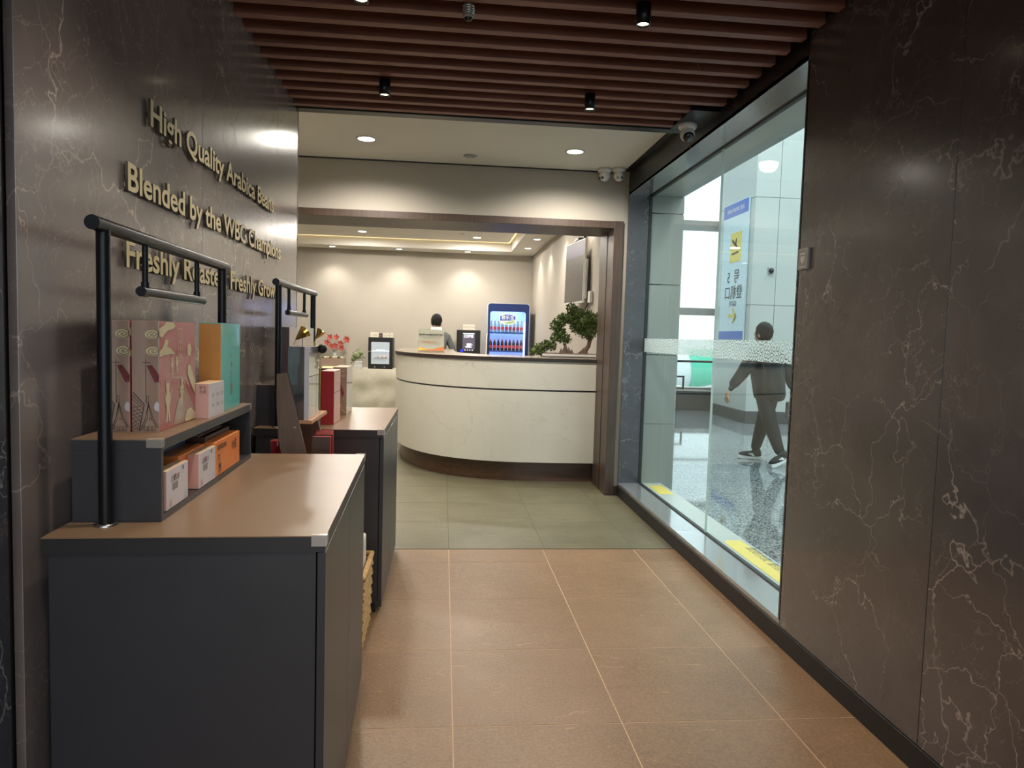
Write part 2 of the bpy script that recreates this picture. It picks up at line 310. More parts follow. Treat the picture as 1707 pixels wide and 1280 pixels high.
# left wall: marble panels
wl = struct('wall_left', (0, 0, 0), MB().box(WL - .16, WL - .022, -1.3, 4.45, 0, 2.95), 'black')
def wallpanel(x, y0, y1, z0, z1, mat, parent, th=.02, g=.0015):
    return MB().box(0 if x > 0 else -th, th if x > 0 else 0, 0, y1 - y0 - 2 * g, 0, z1 - z0, bev=.0012).obj('panel', mat, parent, loc=(x, y0 + g, z0))
wallpanel(WL, 1.60, 2.756, 0, 2.72, 'marble_left', wl); wallpanel(WL, 2.756, 3.93, 0, 2.72, 'marble_left', wl); wallpanel(WL, 3.93, 4.452, 0, 2.72, 'marble_left', wl)
wallpanel(WL, .4, 1.555, 0, 2.72, 'marble_blue', wl); wallpanel(WL, -.8, .4, 0, 2.72, 'marble_blue', wl)
MB().box(WL - .16, WL, 4.452, 4.462, 0, 2.95).obj('end_cap', 'paint_beige', wl)
# right wall with window opening Y 3.01..6.0, Z .115..2.595
wr = struct('wall_right', (0, 0, 0), MB().box(WR + .022, 2.0, -1.3, 3.008, 0, 2.95).box(WR + .022, 2.0, 3.008, 6.0, 2.617, 2.95).box(WR + .022, 1.9, 3.008, 6.0, 0, .095).box(WR + .022, 1.86, 6.02, 6.54, 0, 2.95), 'black')
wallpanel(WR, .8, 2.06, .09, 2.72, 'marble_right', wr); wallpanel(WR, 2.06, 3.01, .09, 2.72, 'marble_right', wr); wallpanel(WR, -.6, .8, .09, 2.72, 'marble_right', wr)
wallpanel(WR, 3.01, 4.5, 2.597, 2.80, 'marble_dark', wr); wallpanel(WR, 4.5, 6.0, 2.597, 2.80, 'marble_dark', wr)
MB().box(WR, 1.735, 3.0, 3.02, .117, 2.595).obj('reveal_panel', 'marble_reveal', wr)
MB().box(WR, 1.735, 6.0, 6.02, .0, 2.80).obj('reveal_panel', 'marble_reveal', wr)
MB().box(WR, 1.75, 3.01, 6.0, 2.595, 2.617).obj('reveal_head', 'marble_sill', wr)
sill = MB().box(WR, 1.75, 3.01, 4.45, .097, .117, bev=.002).obj('sill', 'marble_sill', wr)
MB().box(WR, 1.75, 4.453, 6.0, .097, .117, bev=.002).obj('sill', 'marble_sill', wr)
MB().box(WR, WR + .022, 3.01, 6.0, .085, .0965).obj('sill_face', 'marble_right', wr)
bb = struct('baseboard_right', (0, 0, 0), MB().box(WR - .006, WR + .02, -1.2, 6.035, 0, .088, bev=.002), 'black')
# outside of window wall: pale tile return, outer ledge and head
ow = struct('wall_outside', (0, 0, 0), MB().box(1.76, 2.03, 6.02, 6.4, 0, 2.95).box(2.0, 2.03, -1.3, 3.0, 0, 2.95).box(1.76, 2.02, 3.0, 6.02, 2.60, 4.2), 'panel_wall')
for k, z in enumerate((0, .04, .64, 1.245, 1.85, 2.455)):
    if k: MB().box(1.745, 2.03, 6.0, 6.02, z + .003, min(z + .60, 2.598)).obj('wall_tile', 'tile_wall', ow)
MB().box(2.03, 2.035, -1.3, 3.0, 0, 2.95).obj('outer_face', 'tile_wall', ow)
MB().box(1.75, 1.93, 3.0, 6.0, .0, .118, bev=.002).obj('outer_ledge', 'panel_wall', ow)
# window
wn = struct('window_1', (0, 0, 0))
MB().box(1.729, 1.741, 3.02, 4.418, .117, 2.595).obj('pane', 'glass', wn); MB().box(1.729, 1.741, 4.424, 6.0, .117, 2.595).obj('pane', 'glass', wn)
MB().box(1.7285, 1.7415, 4.4178, 4.4242, .12, 2.59).obj('glass_joint', 'glass_edge', wn)
for y0, y1 in ((3.02, 4.416), (4.426, 5.999)): MB().add([(1.7275, y0, 1.268), (1.7275, y1, 1.268), (1.7275, y1, 1.383), (1.7275, y0, 1.383)], [(0, 1, 2, 3)]).obj('frosted_band', 'film', wn)
MB().box(1.722, 1.748, 3.02, 6.0, .1165, .124).box(1.722, 1.748, 3.02, 6.0, 2.585, 2.5955).box(1.722, 1.748, 3.02, 3.028, .12, 2.59).box(1.722, 1.748, 5.993, 6.0, .12, 2.59).obj('gasket', 'gasket', wn)

# slat ceiling
ce = struct('ceiling', (0, 0, 0), MB().box(WL - .16, 2.0, -1.3, 4.5, 2.95, 3.0), 'black')
sl = MB().box(WL, WR - .02, -.0235, .0235, 0, .085, bev=.002).mesh('slat', 'slat_wood')
for k in range(38): link('slat', sl, ce, loc=(0, 4.335 - .1455 * k, ZS))
for x in (-.5, .35, 1.1): MB().box(x - .02, x + .02, -1.2, 4.4, ZS + .086, ZS + .11).obj('carrier_rail', 'black', ce)
MB().box(WL, WR, 4.375, 4.455, ZS - .005, 2.95, bev=.003).box(1.37, WR, 4.0, 4.40, ZS - .004, ZS + .02).obj('edge_trim', 'black_metal', ce)
c2 = struct('ceiling_vestibule', (0, 0, 0), MB().box(-3.6, 1.49, 4.456, 6.04, 2.79, 2.84), 'paint_white')
MB().box(1.49, 1.545, 4.456, 6.04, 2.80, 2.84).obj('shadow_gap', 'black', c2)
MB().box(-3.6, 1.49, 6.028, 6.04, 2.782, 2.79).obj('shadow_line', 'black', c2)
tr1 = struct('trim_1', (0, 0, 0), MB().box(-3.6, WL, 4.452, 4.47, 0, 2.9), 'paint_beige')
# portal wall
PX0, PX1, PZ = -2.2, 1.43, 2.315
wp = struct('wall_portal', (0, 0, 0), MB().box(-3.6, PX0 - .09, 6.04, 6.54, 0, 2.9).box(PX0 - .09, PX1 + .075, 6.04, 6.54, PZ + .06, 2.9).box(PX1 + .075, WR + .02, 6.04, 6.54, 0, 2.9), 'paint_beige')
d1 = struct('door_1', (0, 0, 0))
MB().box(PX0 - .09, PX1, 6.02, 6.56, PZ, PZ + .06, bev=.003).obj('lintel', 'portal_wood', d1)
MB().box(PX1, PX1 + .08, 6.02, 6.56, 0, PZ + .062, bev=.003).obj('jamb', 'portal_wood', d1); MB().box(PX0 - .09, PX0, 6.02, 6.56, 0, PZ, bev=.003).obj('jamb', 'portal_wood', d1)
MB().box(PX1 - .004, PX1, 6.25, 6.256, 0, PZ).obj('joint_line', 'black', d1)
MB().box(PX1 + .08, WR, 6.03, 6.041, 0, .08).obj('skirting', 'portal_wood', d1)
for nm, bx in (('wall_vestibule_end', (-3.65, -3.6, 4.4, 6.6, 0, 2.9)),): struct(nm, (0, 0, 0), MB().box(*bx), 'paint_beige')
# back room
BX, BY, BZ, TZ = 1.56, 12.78, 2.82, 2.98
struct('wall_back', (0, 0, 0), MB().box(-4.3, BX + .1, BY, BY + .1, 0, 3.2), 'paint_beige')
struct('wall_room_right', (0, 0, 0), MB().box(BX, BX + .1, 6.54, BY, 0, 3.2), 'paint_beige')
struct('wall_room_left', (0, 0, 0), MB().box(-4.3, -4.2, 6.54, BY, 0, 3.2), 'paint_beige')
struct('wall_room_front', (0, 0, 0), MB().box(-4.3, -3.6, 6.5, 6.55, 0, 3.2).box(-3.6, BX, 6.5, 6.55, 2.9, 3.2), 'paint_beige')
cr = struct('ceiling_room', (0, 0, 0), MB().box(-4.3, BX, 12.25, BY, BZ, BZ + .3).box(1.12, BX, 6.54, 12.25, BZ, BZ + .3).box(-4.3, 1.12, 6.54, 7.2, BZ, BZ + .3).box(-4.3, -3.4, 7.2, 12.25, BZ, BZ + .3).box(-4.3, 1.12, 7.2, 12.25, TZ + .06, TZ + .1), 'paint_white')
MB().box(-3.3, 1.04, 7.3, 12.15, TZ - .02, TZ + .055).obj('tray_panel', 'paint_white', cr)
MB().box(1.075, 1.09, 7.3, 12.2, TZ - .02, TZ - .005).box(-3.3, 1.09, 12.2, 12.215, TZ - .02, TZ - .005).obj('cove_light', 'cove_glow', cr)

# concourse
fc = struct('floor_concourse', (0, 0, 0), MB().box(1.93, 14, -8, 14, -.08, -.004), 'grout_dark')
for i in range(12):
    for j in range(14):
        x0, y0 = 1.935 + .9 * i, 1.4 + .9 * j
        if y0 < 13.7: tile_obj('tile', x0, x0 + .9, y0, min(y0 + .9, 13.72), 'granite', fc, g=.0012)
MB().box(1.935, 12.8, -8, 1.4, -.01, 0).obj('tile_field', 'granite', fc)
cc = struct('ceiling_concourse', (0, 0, 0), MB().box(-6, 14, -8, 14, 7.0, 7.1), 'panel_wall')
fh = struct('floor_entrance', (0, 0, 0), MB().box(-6, 1.93, -8, -1.22, -.08, -.001), 'tile_grey')
w2 = struct('window_2', (0, 0, 0))
WY = 13.72
MB().box(1.9, 13, WY, WY + .25, 0, .38, bev=.01).obj('plinth', 'plinth_dark', w2)
for z0, z1 in ((.38, .46), (1.90, 2.04), (3.58, 3.76), (5.4, 5.55)): MB().box(1.9, 13, WY + .04, WY + .2, z0, z1).obj('transom', 'plastic_grey' if z0 > 1 else 'plastic_white', w2)
for x in (2.2, 4.1, 6.0, 7.9, 9.8, 11.7): MB().box(x - .03, x + .03, WY + .05, WY + .18, .4, 7).obj('mullion', 'plastic_white', w2)
for k in range(6): MB().box(2.22 + 1.9 * k - (.3 if k == 0 else 0), 4.08 + 1.9 * k - (.0 if k < 5 else .5), WY + .10, WY + .11, .46, 7).obj('pane', 'glass_clear', w2)
hr = thing('handrail', 'slim dark metal handrail along the foot of the far concourse window', 'handrail', (0, WY - .12, 0))
MB().cyl((2.1, 0, .98), (6.2, 0, .98), .022, n=8).obj('rail', 'black_metal', hr)
for x in (2.1, 3.4, 4.55, 5.33, 6.2): MB().cyl((x, 0, 0), (x, 0, .98), .014, n=8).obj('post', 'black_metal', hr)
MB().box(3.9, 4.75, -.02, .02, .66, .69).box(4.72, 4.75, -.02, .02, .42, .69).obj('stub_rail', 'black_metal', hr)
MB().cyl((2.1, 0, .44), (6.2, 0, .44), .012, n=8).obj('low_rail', 'black_metal', hr)
struct('wall_concourse', (0, 0, 0), MB().box(12.9, 13, -8, 13.7, 0, 7), 'panel_wall')
# clad column
CX, CY0, CY1, CX1 = 5.15, 11.6, 13.1, 7.4
co = struct('wall_column', (0, 0, 0), MB().box(CX + .02, CX1, CY0 + .02, CY1, 0, 7), 'plastic_grey')
MB().box(CX - .01, CX1 + .01, CY0 - .01, CY1 + .01, 0, .20, bev=.005).obj('plinth', 'plinth_dark', co)
zz = [.205, 2.02, 3.82, 5.6, 7.0]
for k in range(4):
    for x0, x1 in ((CX + .42, 6.3), (6.3, CX1)): MB().box(x0 + .004, x1 - .004, CY0, CY0 + .02, zz[k] + .004, zz[k + 1] - .004, bev=.002).obj('panel', 'panel_wall', co)
    MB().box(CX + .02, CX + .416, CY0, CY0 + .02, zz[k] + .004, zz[k + 1] - .004, bev=.002).obj('panel', 'panel_wall', co)
    MB().box(CX, CX + .02, CY0, CY1, zz[k] + .004, zz[k + 1] - .004, bev=.002).obj('panel', 'panel_wall', co)
gs = thing('gate_sign', 'tall pale blue wayfinding sign with yellow square and blue ends on column', 'sign', (CX - .004, 0, 0))
MB().box(-.03, 0, 11.78, 12.85, 1.42, 3.86, bev=.004).obj('board', 'sign_pale', gs)
MB().box(-.034, -.03, 11.79, 12.84, 1.43, 1.575).obj('blue_foot', 'blue_print', gs); MB().box(-.034, -.03, 11.79, 12.84, 3.62, 3.85).obj('blue_head', 'blue_print', gs)
MB().box(-.035, -.03, 12.02, 12.48, 2.80, 3.32).obj('yellow_square', 'yellow', gs)
# plane pictogram: fuselage, wing, tail and bar as printed
MB().prism([(12.12, 2.95), (12.40, 2.93), (12.40, 2.965), (12.12, 2.985)], -.038, -.035, 'x').prism([(12.15, 3.06), (12.22, 3.04), (12.38, 3.15), (12.42, 3.22), (12.36, 3.20), (12.28, 3.14), (12.24, 3.22), (12.21, 3.21), (12.22, 3.11)], -.038, -.035, 'x').obj('plane_pictogram', 'text_dark', gs)
fm = frame((-.036, 12.27, 2.42), (0, -1, 0), (0, 0, 1))
def gtxt(s, y, z, size, mat='text_dark', mir=True, al='CENTER'): text(s, size, mat, frame((-.036, y, z), (0, -1, 0), (0, 0, 1)), gs, mirror=mir, align=al)
gtxt('号', 12.15, 2.45, .26); gtxt('5', 12.5, 2.45, .26); gtxt('登机口', 12.27, 2.17, .26); gtxt('GATE', 12.27, 2.02, .13); text('→', .42, 'yellow', frame((-.036, 12.27, 1.72), (0, -1, 0), (0, 0, 1)), gs, mirror=False, off=.01)
gtxt('出发 DEPARTURES', 12.31, 3.70, .09, 'plastic_white')
ccm = thing('concourse_camera', 'small dark dome camera fixed high on the pale column face', 'camera', (5.47, CY0, 2.6))
MB().box(-.05, .05, -.03, 0, -.05, .06, bev=.01).obj('housing', 'plastic_grey', ccm); MB().ell((0, -.03, 0), .045).obj('dome', 'screen_dark', ccm)
# added lamps: unseen panels in the high ceiling to light the concourse
for k, (x, y) in enumerate(((4, 4), (4, 9), (8, 4), (8, 9), (4, -3), (8, -3), (-1, -4))):
    pl = thing('unseen_ceiling_light', 'unseen square concourse ceiling light panel ' + ['outside the shop window', 'between the window and the clad column', 'beyond the walkway, opposite the window', 'above the clad column', 'behind the camera, right', 'behind the camera, far right', 'behind the camera, over the shop entrance'][k], 'light', (x, y, 6.98), group='unseen concourse ceiling light panels')
    MB().box(-.6, .6, -.6, .6, 0, .02).obj('diffuser', 'ceiling_panel', pl); MB().box(-.63, .63, -.63, -.6, -.01, .02).box(-.63, .63, .6, .63, -.01, .02).box(-.63, -.6, -.6, .6, -.01, .02).box(.6, .63, -.6, .6, -.01, .02).obj('frame', 'plastic_white', pl)
    area('concourse fill lamp', (x, y, 6.95), 1.2, 165, COOL, shape='SQUARE')
# aircraft on apron
struct('ground_apron', (0, 0, 0), MB().box(-60, 120, 15, 200, -4.6, -4.5), 'apron')
pl = thing('aircraft', 'white airliner with pale green tail parked beyond the far window', 'aircraft', (11, 58, -1.1))
MB().tube([(-24, 0, 0), (-20, 0, 0), (-6, 0, 0), (6, 0, 0), (12, 0, .4), (17, 0, 1.1)], [1.2, 1.9, 2, 2, 1.4, .25], 20).obj('fuselage', 'plane_white', pl)
MB().prism([(12, 1.2), (15, 1.2), (19.5, 7.5), (17, 7.5)], -.15, .15, 'y').obj('tail_fin', 'plane_green', pl)
MB().prism([(-4, -2), (2, -2), (8, -16), (5.5, -16)], -.9, -.6, 'z').obj('wing', 'plane_white', pl)
MB().cyl((-2, -6, -1.9), (1.6, -6, -1.9), .95, .7, 16).obj('engine', 'plane_white', pl)
MB().tube([(9.3, -.1, 0.17), (12.0, -.1, .45), (15, -.05, .85)], [1.73, 1.46, .86], 20).obj('green_tail_band', 'plane_green', pl)
for k in range(16): MB().box(-1.5 + k * .6, -1.26 + k * .6, -2.03, -1.9, .40, .72).obj('cabin_window', 'text_grey', pl)
for x, y in ((-15, 0), (0, 1.4), (0, -1.4)): MB().cyl((x, y, -3.4), (x, y, -1.6), .15, n=8).cyl((x, y - .2, -2.95), (x, y + .2, -2.95), .45, n=12).obj('landing_gear', 'black', pl)

# ================================================================= CEILING FITTINGS
def slat_spot(x, y, label):
    t = thing('spotlight', label, 'light', (x, y, 2.60), group='black cylinder spotlights on the slatted ceiling')
    MB().lathe((0, 0, 0), [(.024, .012), (.024, 0), (.029, 0), (.029, .08), (0.001, .08)], 24).obj('housing', 'black_metal', t)
    MB().cyl((0, 0, .008), (0, 0, .012), .0235, n=20).obj('bulb', 'spot_glow', t)
    spot('spot lamp', (x, y, 2.597), 34, WARM, 105, .8)
slat_spot(-.335, 3.83, 'black cylinder spotlight second row, left of the pair by the dropped ceiling'); slat_spot(.757, 3.86, 'black cylinder spotlight above the walkway, nearer the dome camera')
slat_spot(.752, 2.81, 'black cylinder spotlight nearest the camera, at top edge of photo'); slat_spot(-.335, 2.78, 'black cylinder spotlight cut off by top edge, left')
for x, y, lb in ((-.335, 1.78, 'above the nearest cabinet'), (.752, 1.78, 'above the walkway beside the nearest cabinet'), (-.335, .75, 'left, above the camera'), (.752, .75, 'right, above the camera')): slat_spot(x, y, 'black cylinder spotlight out of frame, ' + lb)
dt = thing('smoke_detector', 'small grey ribbed sensor hanging between ceiling slats', 'detector', (.07, 2.93, 2.62))
MB().lathe((0, 0, 0), [(.022, .06), (.022, .02), (.024, .018), (.02, .012), (.001, .012)], 20).obj('body', 'plastic_grey', dt)
for k in range(4): MB().lathe((0, 0, .025 + k * .009), [(.022, 0), (.0255, .002), (.022, .004)], 20).obj('ring', 'chrome', dt)
MB().ell((0, 0, .012), (.017, .017, .014)).obj('lens', 'screen_dark', dt)
cb = thing('cable_loop', 'short brown cable loop hanging between the wooden slats', 'cable', (1.16, 3.35, ZS))
MB().tube([(0, 0, .05), (.01, .005, .0), (.035, .01, -.03), (.05, .01, .0), (.05, .012, .05)], .003, 6).obj('wire', 'bark', cb)

def dome_cam(loc, rz, tilt, label, dark):
    t = thing('dome_camera', label, 'camera', loc, rz, 'dome cameras under the ceiling')
    MB().lathe((0, 0, 0), [(.001, 0), (.055, 0), (.057, -.02), (.05, -.032), (.043, -.035), (.001, -.035)], 28).obj('base', 'plastic_white', t)
    h = MB().ell((0, 0, -.062), .044, 24, 14).obj('housing', 'plastic_white', t)
    d = Matrix.Rotation(tilt, 4, 'X')
    if dark: MB().ell((0, 0, 0), (.034, .034, .02), 20, 10).tf(T(0, 0, -.062) @ d @ T(0, 0, -.033)).obj('lens', 'screen_dark', h)
    else:
        for x in (-.016, .016): MB().cyl((x, 0, -.038), (x, 0, -.046), .011, n=16).tf(T(0, 0, -.062) @ d).obj('lens', 'screen_dark', h)
    return t
dome_cam((1.44, 4.26, ZS), 0, math.radians(-45), 'white dome camera with a dark lens beside the slatted ceiling edge', True)
dome_cam((1.308, 5.93, 2.79), math.radians(-60), math.radians(-60), 'white twin-lens dome camera turned to the left, of the ceiling corner pair', False)
dome_cam((1.425, 5.90, 2.79), 0, math.radians(-60), 'white twin-lens dome camera facing out, right of the ceiling corner pair', False)

def downlight(x, y, z, r, power, label, group, glow='lamp_glow', ang=None):
    t = thing('downlight', label, 'light', (x, y, z), group=group)
    MB().lathe((0, 0, 0), [(r, .0), (r * 1.18, -.001), (r * 1.2, -.006), (r * 1.0, -.007), (r * .97, -.001)], 28).obj('trim_ring', 'plastic_white', t)
    MB().cyl((0, 0, -.004), (0, 0, -.001), r * .97, n=24).obj('diffuser', glow, t)
    if ang: spot('downlight lamp', (x, y, z - .02), power, NEUT, ang, .7, r=r)
    else: area('downlight lamp', (x, y, z - .02), r * 2, power, NEUT)
G1 = 'recessed downlights in the lowered white ceiling'
downlight(-.60, 5.40, 2.79, .062, 115, 'glowing recessed downlight left of the ceiling speaker disc', G1, ang=160); downlight(.965, 5.44, 2.79, .062, 115, 'glowing recessed downlight right of the ceiling speaker, near the corner cameras', G1, ang=160)
downlight(-2.2, 5.40, 2.79, .062, 115, 'recessed downlight behind the marble wall end', G1, ang=160)
sp = thing('ceiling_speaker', 'flat round white disc between the two vestibule downlights', 'speaker', (.175, 5.74, 2.79)); MB().lathe((0, 0, 0), [(.001, -.008), (.045, -.008), (.052, -.004), (.052, 0)], 24).obj('cover', 'plastic_grey', sp)
G2 = 'ceiling downlights in the room behind the counter'
for x, l in ((-1.93, 'added fill downlight in the front soffit, left, hidden by the lintel'), (-.55, 'added fill downlight in the front soffit, second, hidden by the lintel'), (.45, 'added fill downlight in the front soffit, third, hidden by the lintel')):
    downlight(x, 6.87, BZ, .05, 75, l, G2, ang=130)  # unseen row added to brighten the notice card and counter top
for k, (x, l) in enumerate(((-3.1, 'back row downlight, out of view'), (-1.93, 'leftmost downlight washing the rear wall'), (-.80, 'middle downlight washing the rear wall, above the staff side'), (.38, 'downlight washing the rear wall above the coffee machine'), )):
    downlight(x, 12.47, BZ, .05, 34, l, G2, ang=110)
downlight(1.34, 11.65, BZ, .05, 24, 'small downlight in the right soffit by the rear corner', G2, ang=110); downlight(1.345, 10.55, BZ, .05, 24, 'small downlight in the right soffit nearer the television', G2, ang=110)
downlight(1.345, 9.2, BZ, .05, 24, 'downlight in the right soffit above the television', G2, ang=110); downlight(1.345, 7.6, BZ, .05, 24, 'downlight in the right soffit, hidden by the lintel', G2, ang=110)
downlight(-1.32, 11.5, TZ - .02, .065, 42, 'downlight in the raised tray ceiling, left one', G2); downlight(.5, 11.65, TZ - .02, .065, 42, 'downlight in the raised tray ceiling, right one', G2)
downlight(-1.32, 9.0, TZ - .02, .065, 42, 'downlight in the tray ceiling hidden by the lintel, left', G2); downlight(.5, 9.0, TZ - .02, .065, 42, 'downlight in the tray ceiling hidden by the lintel, right', G2)
sd = thing('tray_detector', 'small white disc detector in the raised ceiling', 'detector', (.25, 11.3, TZ - .02)); MB().lathe((0, 0, 0), [(.001, -.02), (.03, -.018), (.045, 0)], 20).obj('cover', 'plastic_white', sd)
# ================================================================= WALL LETTERING
def wall_line(words, y0, y1, z0, cap, label):
    t = thing('wall_lettering', label, 'sign', (WL, 0, 0), group='raised gold lettering on the marble wall')
    size = cap / .73
    def bb(me): xs_ = [v.co.x for v in me.vertices]; return min(xs_), max(xs_)
    full = bb(textmesh(words, size)); sx_ = (y1 - y0) / (full[1] - full[0]); cache = {}
    for i, ch in enumerate(words):
        if ch == ' ': continue
        if ch not in cache:
            me = textmesh(ch, size, .004, .0022, 1); e = bb(textmesh(ch, size)); me.transform(Matrix.Diagonal((sx_, 1, 1, 1)))
            me.transform(frame((0, 0, 0), (0, 1, 0), (0, 0, 1)))
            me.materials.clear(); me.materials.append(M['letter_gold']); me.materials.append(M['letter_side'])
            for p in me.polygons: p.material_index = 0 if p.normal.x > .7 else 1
            cache[ch] = (me, e[1])
        me, right = cache[ch]; pr = bb(textmesh(words[:i + 1], size))[1]
        link('letter', me, t, loc=(.010, y0 + (pr - right - full[0]) * sx_, z0))
    return t
wall_line('High Quality Arabica Beans', 2.262, 3.80, 1.966, .080, 'raised gold lettering reading High Quality Arabica Beans, topmost line')
wall_line('Blended by the WBC Champions', 2.105, 3.955, 1.745, .080, 'raised gold lettering reading Blended by the WBC Champions, middle line')
wall_line('Freshly Roasted, Freshly Grown', 2.092, 3.895, 1.531, .078, 'raised gold lettering reading Freshly Roasted, Freshly Grown, lowest line')
pq = thing('wall_plaque', 'small grey plaque with pale shield mark on the marble beside the window', 'sign', (WR, 2.95, 1.735))
MB().box(-.012, 0, -.04, .04, -.045, .045, bev=.002).obj('plate', 'plastic_grey', pq)
MB().prism([(-.018, .012), (.018, .012), (.018, -.004), (0, -.022), (-.018, -.004)], -.0135, -.012, 'x').box(-.0135, -.012, -.02, .02, .018, .026).box(-.0135, -.012, -.022, .022, -.036, -.032).obj('shield_mark', 'plastic_white', pq)

# ================================================================= DISPLAY CABINETS
def cabinet(origin, rz, L, W, label, doors):
    t = thing('display_cabinet', label, 'cabinet', origin, rz, 'dark display cabinets along the marble wall')
    # local: x from -W (wall) to 0 (aisle), y from 0 (near end) to L
    MB().box(-W, 0, 0, L, .8975, .90).obj('countertop', 'cabinet_top', t)
    MB().box(-W + .002, -.002, .002, L - .002, .862, .8972).obj('edge_band', 'cabinet_edge' , t)
    MB().box(-W + .012, -.022, .006, .024, .05, .861, bev=.001).obj('end_panel', 'cabinet_dark', t)
    MB().box(-W + .012, -.022, L - .024, L - .006, .05, .861, bev=.001).obj('end_panel', 'cabinet_dark', t)
    MB().box(-W + .012, -.022, .024, L - .024, .05, .86).obj('carcass', 'black', t)
    MB().box(-W + .02, -.03, .01, L - .01, 0, .05).obj('toe_kick', 'black', t)
    n = doors; st = (L - .006) / n
    for k in range(n): MB().box(-.019, -.0005, .004 + st * k, .004 + st * (k + 1) - .003, .03, .860, bev=.0012).obj('door', 'cabinet_dark', t)
    for y in (0, L):
        s_ = 1 if y == 0 else -1
        MB().box(-.032, .002, y - .0022, y - .0004, .876, .902, bev=.0005).box(.0004, .002, y - .002 if s_ > 0 else y - .03, y + .03 if s_ > 0 else y + .002, .876, .902, bev=.0005).box(-.032, .002, y - .002 if s_ > 0 else y - .012, y + .012 if s_ > 0 else y + .002, .9005, .902).obj('corner_guard', 'clear_plastic', t)
    return t
C1 = (-.258, 1.62, 0); PH1 = math.radians(1.7)
C2 = (-.276, 3.42, 0)
cabinet(C1, PH1, 1.11, .605, 'dark grey display cabinet with brown top nearest the camera', 2)
cabinet(C2, 0, 1.04, .612, 'dark display cabinet with brown top farther along the wall, by the counter', 2)
def riser(origin, rz, L, label):
    t = thing('display_riser', label, 'shelf', origin, rz, 'open-fronted display risers standing on the cabinets')
    # local x from -.20 to 0, y 0..L ; z above cabinet
    MB().box(-.20, 0, 0, L, .1955, .198).obj('top_board', 'cabinet_top', t)
    MB().box(-.20, -.0, .0005, L - .0005, .172, .1952).obj('top_edge', 'cabinet_dark', t)
    MB().box(-.20, 0, 0, .014, 0, .172, bev=.001).obj('end_board', 'cabinet_dark', t); MB().box(-.20, 0, L - .014, L, 0, .172, bev=.001).obj('end_board', 'cabinet_dark', t)
    MB().box(-.20, 0, .014, L - .014, 0, .015).obj('bottom_board', 'cabinet_dark', t); MB().box(-.20, -.188, .014, L - .014, .015, .172).obj('back_board', 'cabinet_dark', t)
    for y in (0, L): MB().box(-.034, .0015, y - .0015 if y == 0 else y - .018, y + .018 if y == 0 else y + .0015, .178, .1995, bev=.001).obj('corner_guard', 'clear_plastic', t)
    return t
def loc1(u, v, z): c, s = math.cos(PH1), math.sin(PH1); return (C1[0] + u * c - v * s, C1[1] + u * s + v * c, z)
riser(loc1(-.399, .127, .90), PH1, .887, 'dark open riser of boxed tea on the nearest cabinet')
riser((-.70, 3.53, .90), 0, .86, 'dark open riser on the farther cabinet, behind the wooden stand')
def gallows(origin, rz, L, label, base_z=.9):
    # local: bar along y from -.055 to L+.055, posts at y=0 and y=L
    t = thing('display_lamp', label, 'lamp', origin, rz, 'black tubular display lamps on the cabinets')
    H = .69; Mt = 'black_metal'
    MB().cyl((0, -.055, H), (0, L + .055, H), .0165, n=24).obj('top_bar', Mt, t)
    for y in (0, L):
        MB().cyl((0, y, 0), (0, y, H), .0152, n=24).obj('post', Mt, t); MB().lathe((0, y, 0), [(.026, 0), (.026, .004), (.022, .006), (.0155, .007)], 24).obj('flange', 'chrome', t)
    h1, h2 = .255 * L, .70 * L
    for y in (h1, h2): MB().cyl((0, y, .57), (0, y, H), .0078, n=14).cyl((0, y, .565), (0, y, .58), .0105, n=14).obj('hanger', Mt, t)
    lt_ = MB().cyl((0, h1 - .03, .555), (0, h2 + .06, .555), .0135, n=24).obj('lamp_tube', 'black_metal', t)
    MB().box(-.007, .007, h1 + .005, h2 + .04, .5405, .545).obj('light_strip', 'plastic_white', lt_)
    return t
gallows(loc1(-.514, .103, .90), PH1, .965, 'black tubular frame with hanging light tube on the nearest cabinet')
gallows((-.786, 3.475, .90), 0, .895, 'black tubular frame with hanging light tube on the farther cabinet')

# ---- packages. local box: x -w..0, y 0..d, z 0..h; placed in cabinet frame
def pack(name, label, cat, loc, rz, w_, d, h, mats, bev=.001, group=None):
    """mats: near(-Y), side(+X), other -> three slots on one carton"""
    t = thing(name, label, cat, loc, rz, group)
    me = MB().box(-w_, 0, 0, d, 0, h, bev=bev).mesh('carton', [mats[2], mats[0], mats[1]])
    for p in me.polygons: p.material_index = 1 if p.normal.y < -.8 else 2 if p.normal.x > .8 else 0
    link('carton', me, t); t['dims'] = (w_, d, h); return t
def near_tf(x, z, y=0): return frame((x, y - .0006, z), (1, 0, 0), (0, 0, 1))
def side_tf(y, z, x=0): return frame((x + .0006, y, z), (0, 1, 0), (0, 0, 1))
def curl(c, r, turns, n=26, s=1): return [(c[0] + s * r * (i / n) * math.cos(turns * 2 * PI * i / n), c[1] + r * .62 * (i / n) * math.sin(turns * 2 * PI * i / n)) for i in range(n + 1)]
def stroke(t, pts, wd, mat, tf, name='printed_line', closed=False, z=.0008):
    mb = MB(); P_ = [Vector((p[0], p[1], 0)) for p in pts]
    if closed: P_.append(P_[0])
    for a, b_ in zip(P_, P_[1:]):
        d = (b_ - a)
        if d.length < 1e-6: continue
        nrm = Vector((-d.y, d.x, 0)).normalized() * wd / 2; e = d.normalized() * wd * .3; u = Vector((0, 0, z))
        mb.add([a - e - nrm + u, b_ + e - nrm + u, b_ + e + nrm + u, a - e + nrm + u], [(0, 1, 2, 3)])
    return mb.tf(tf).obj(name, mat, t)
def flat(t, poly, mat, tf, name='printed_shape', z=.0005):
    return MB().add([(p[0], p[1], z) for p in poly], [tuple(range(len(poly)))]).tf(tf).obj(name, mat, t)
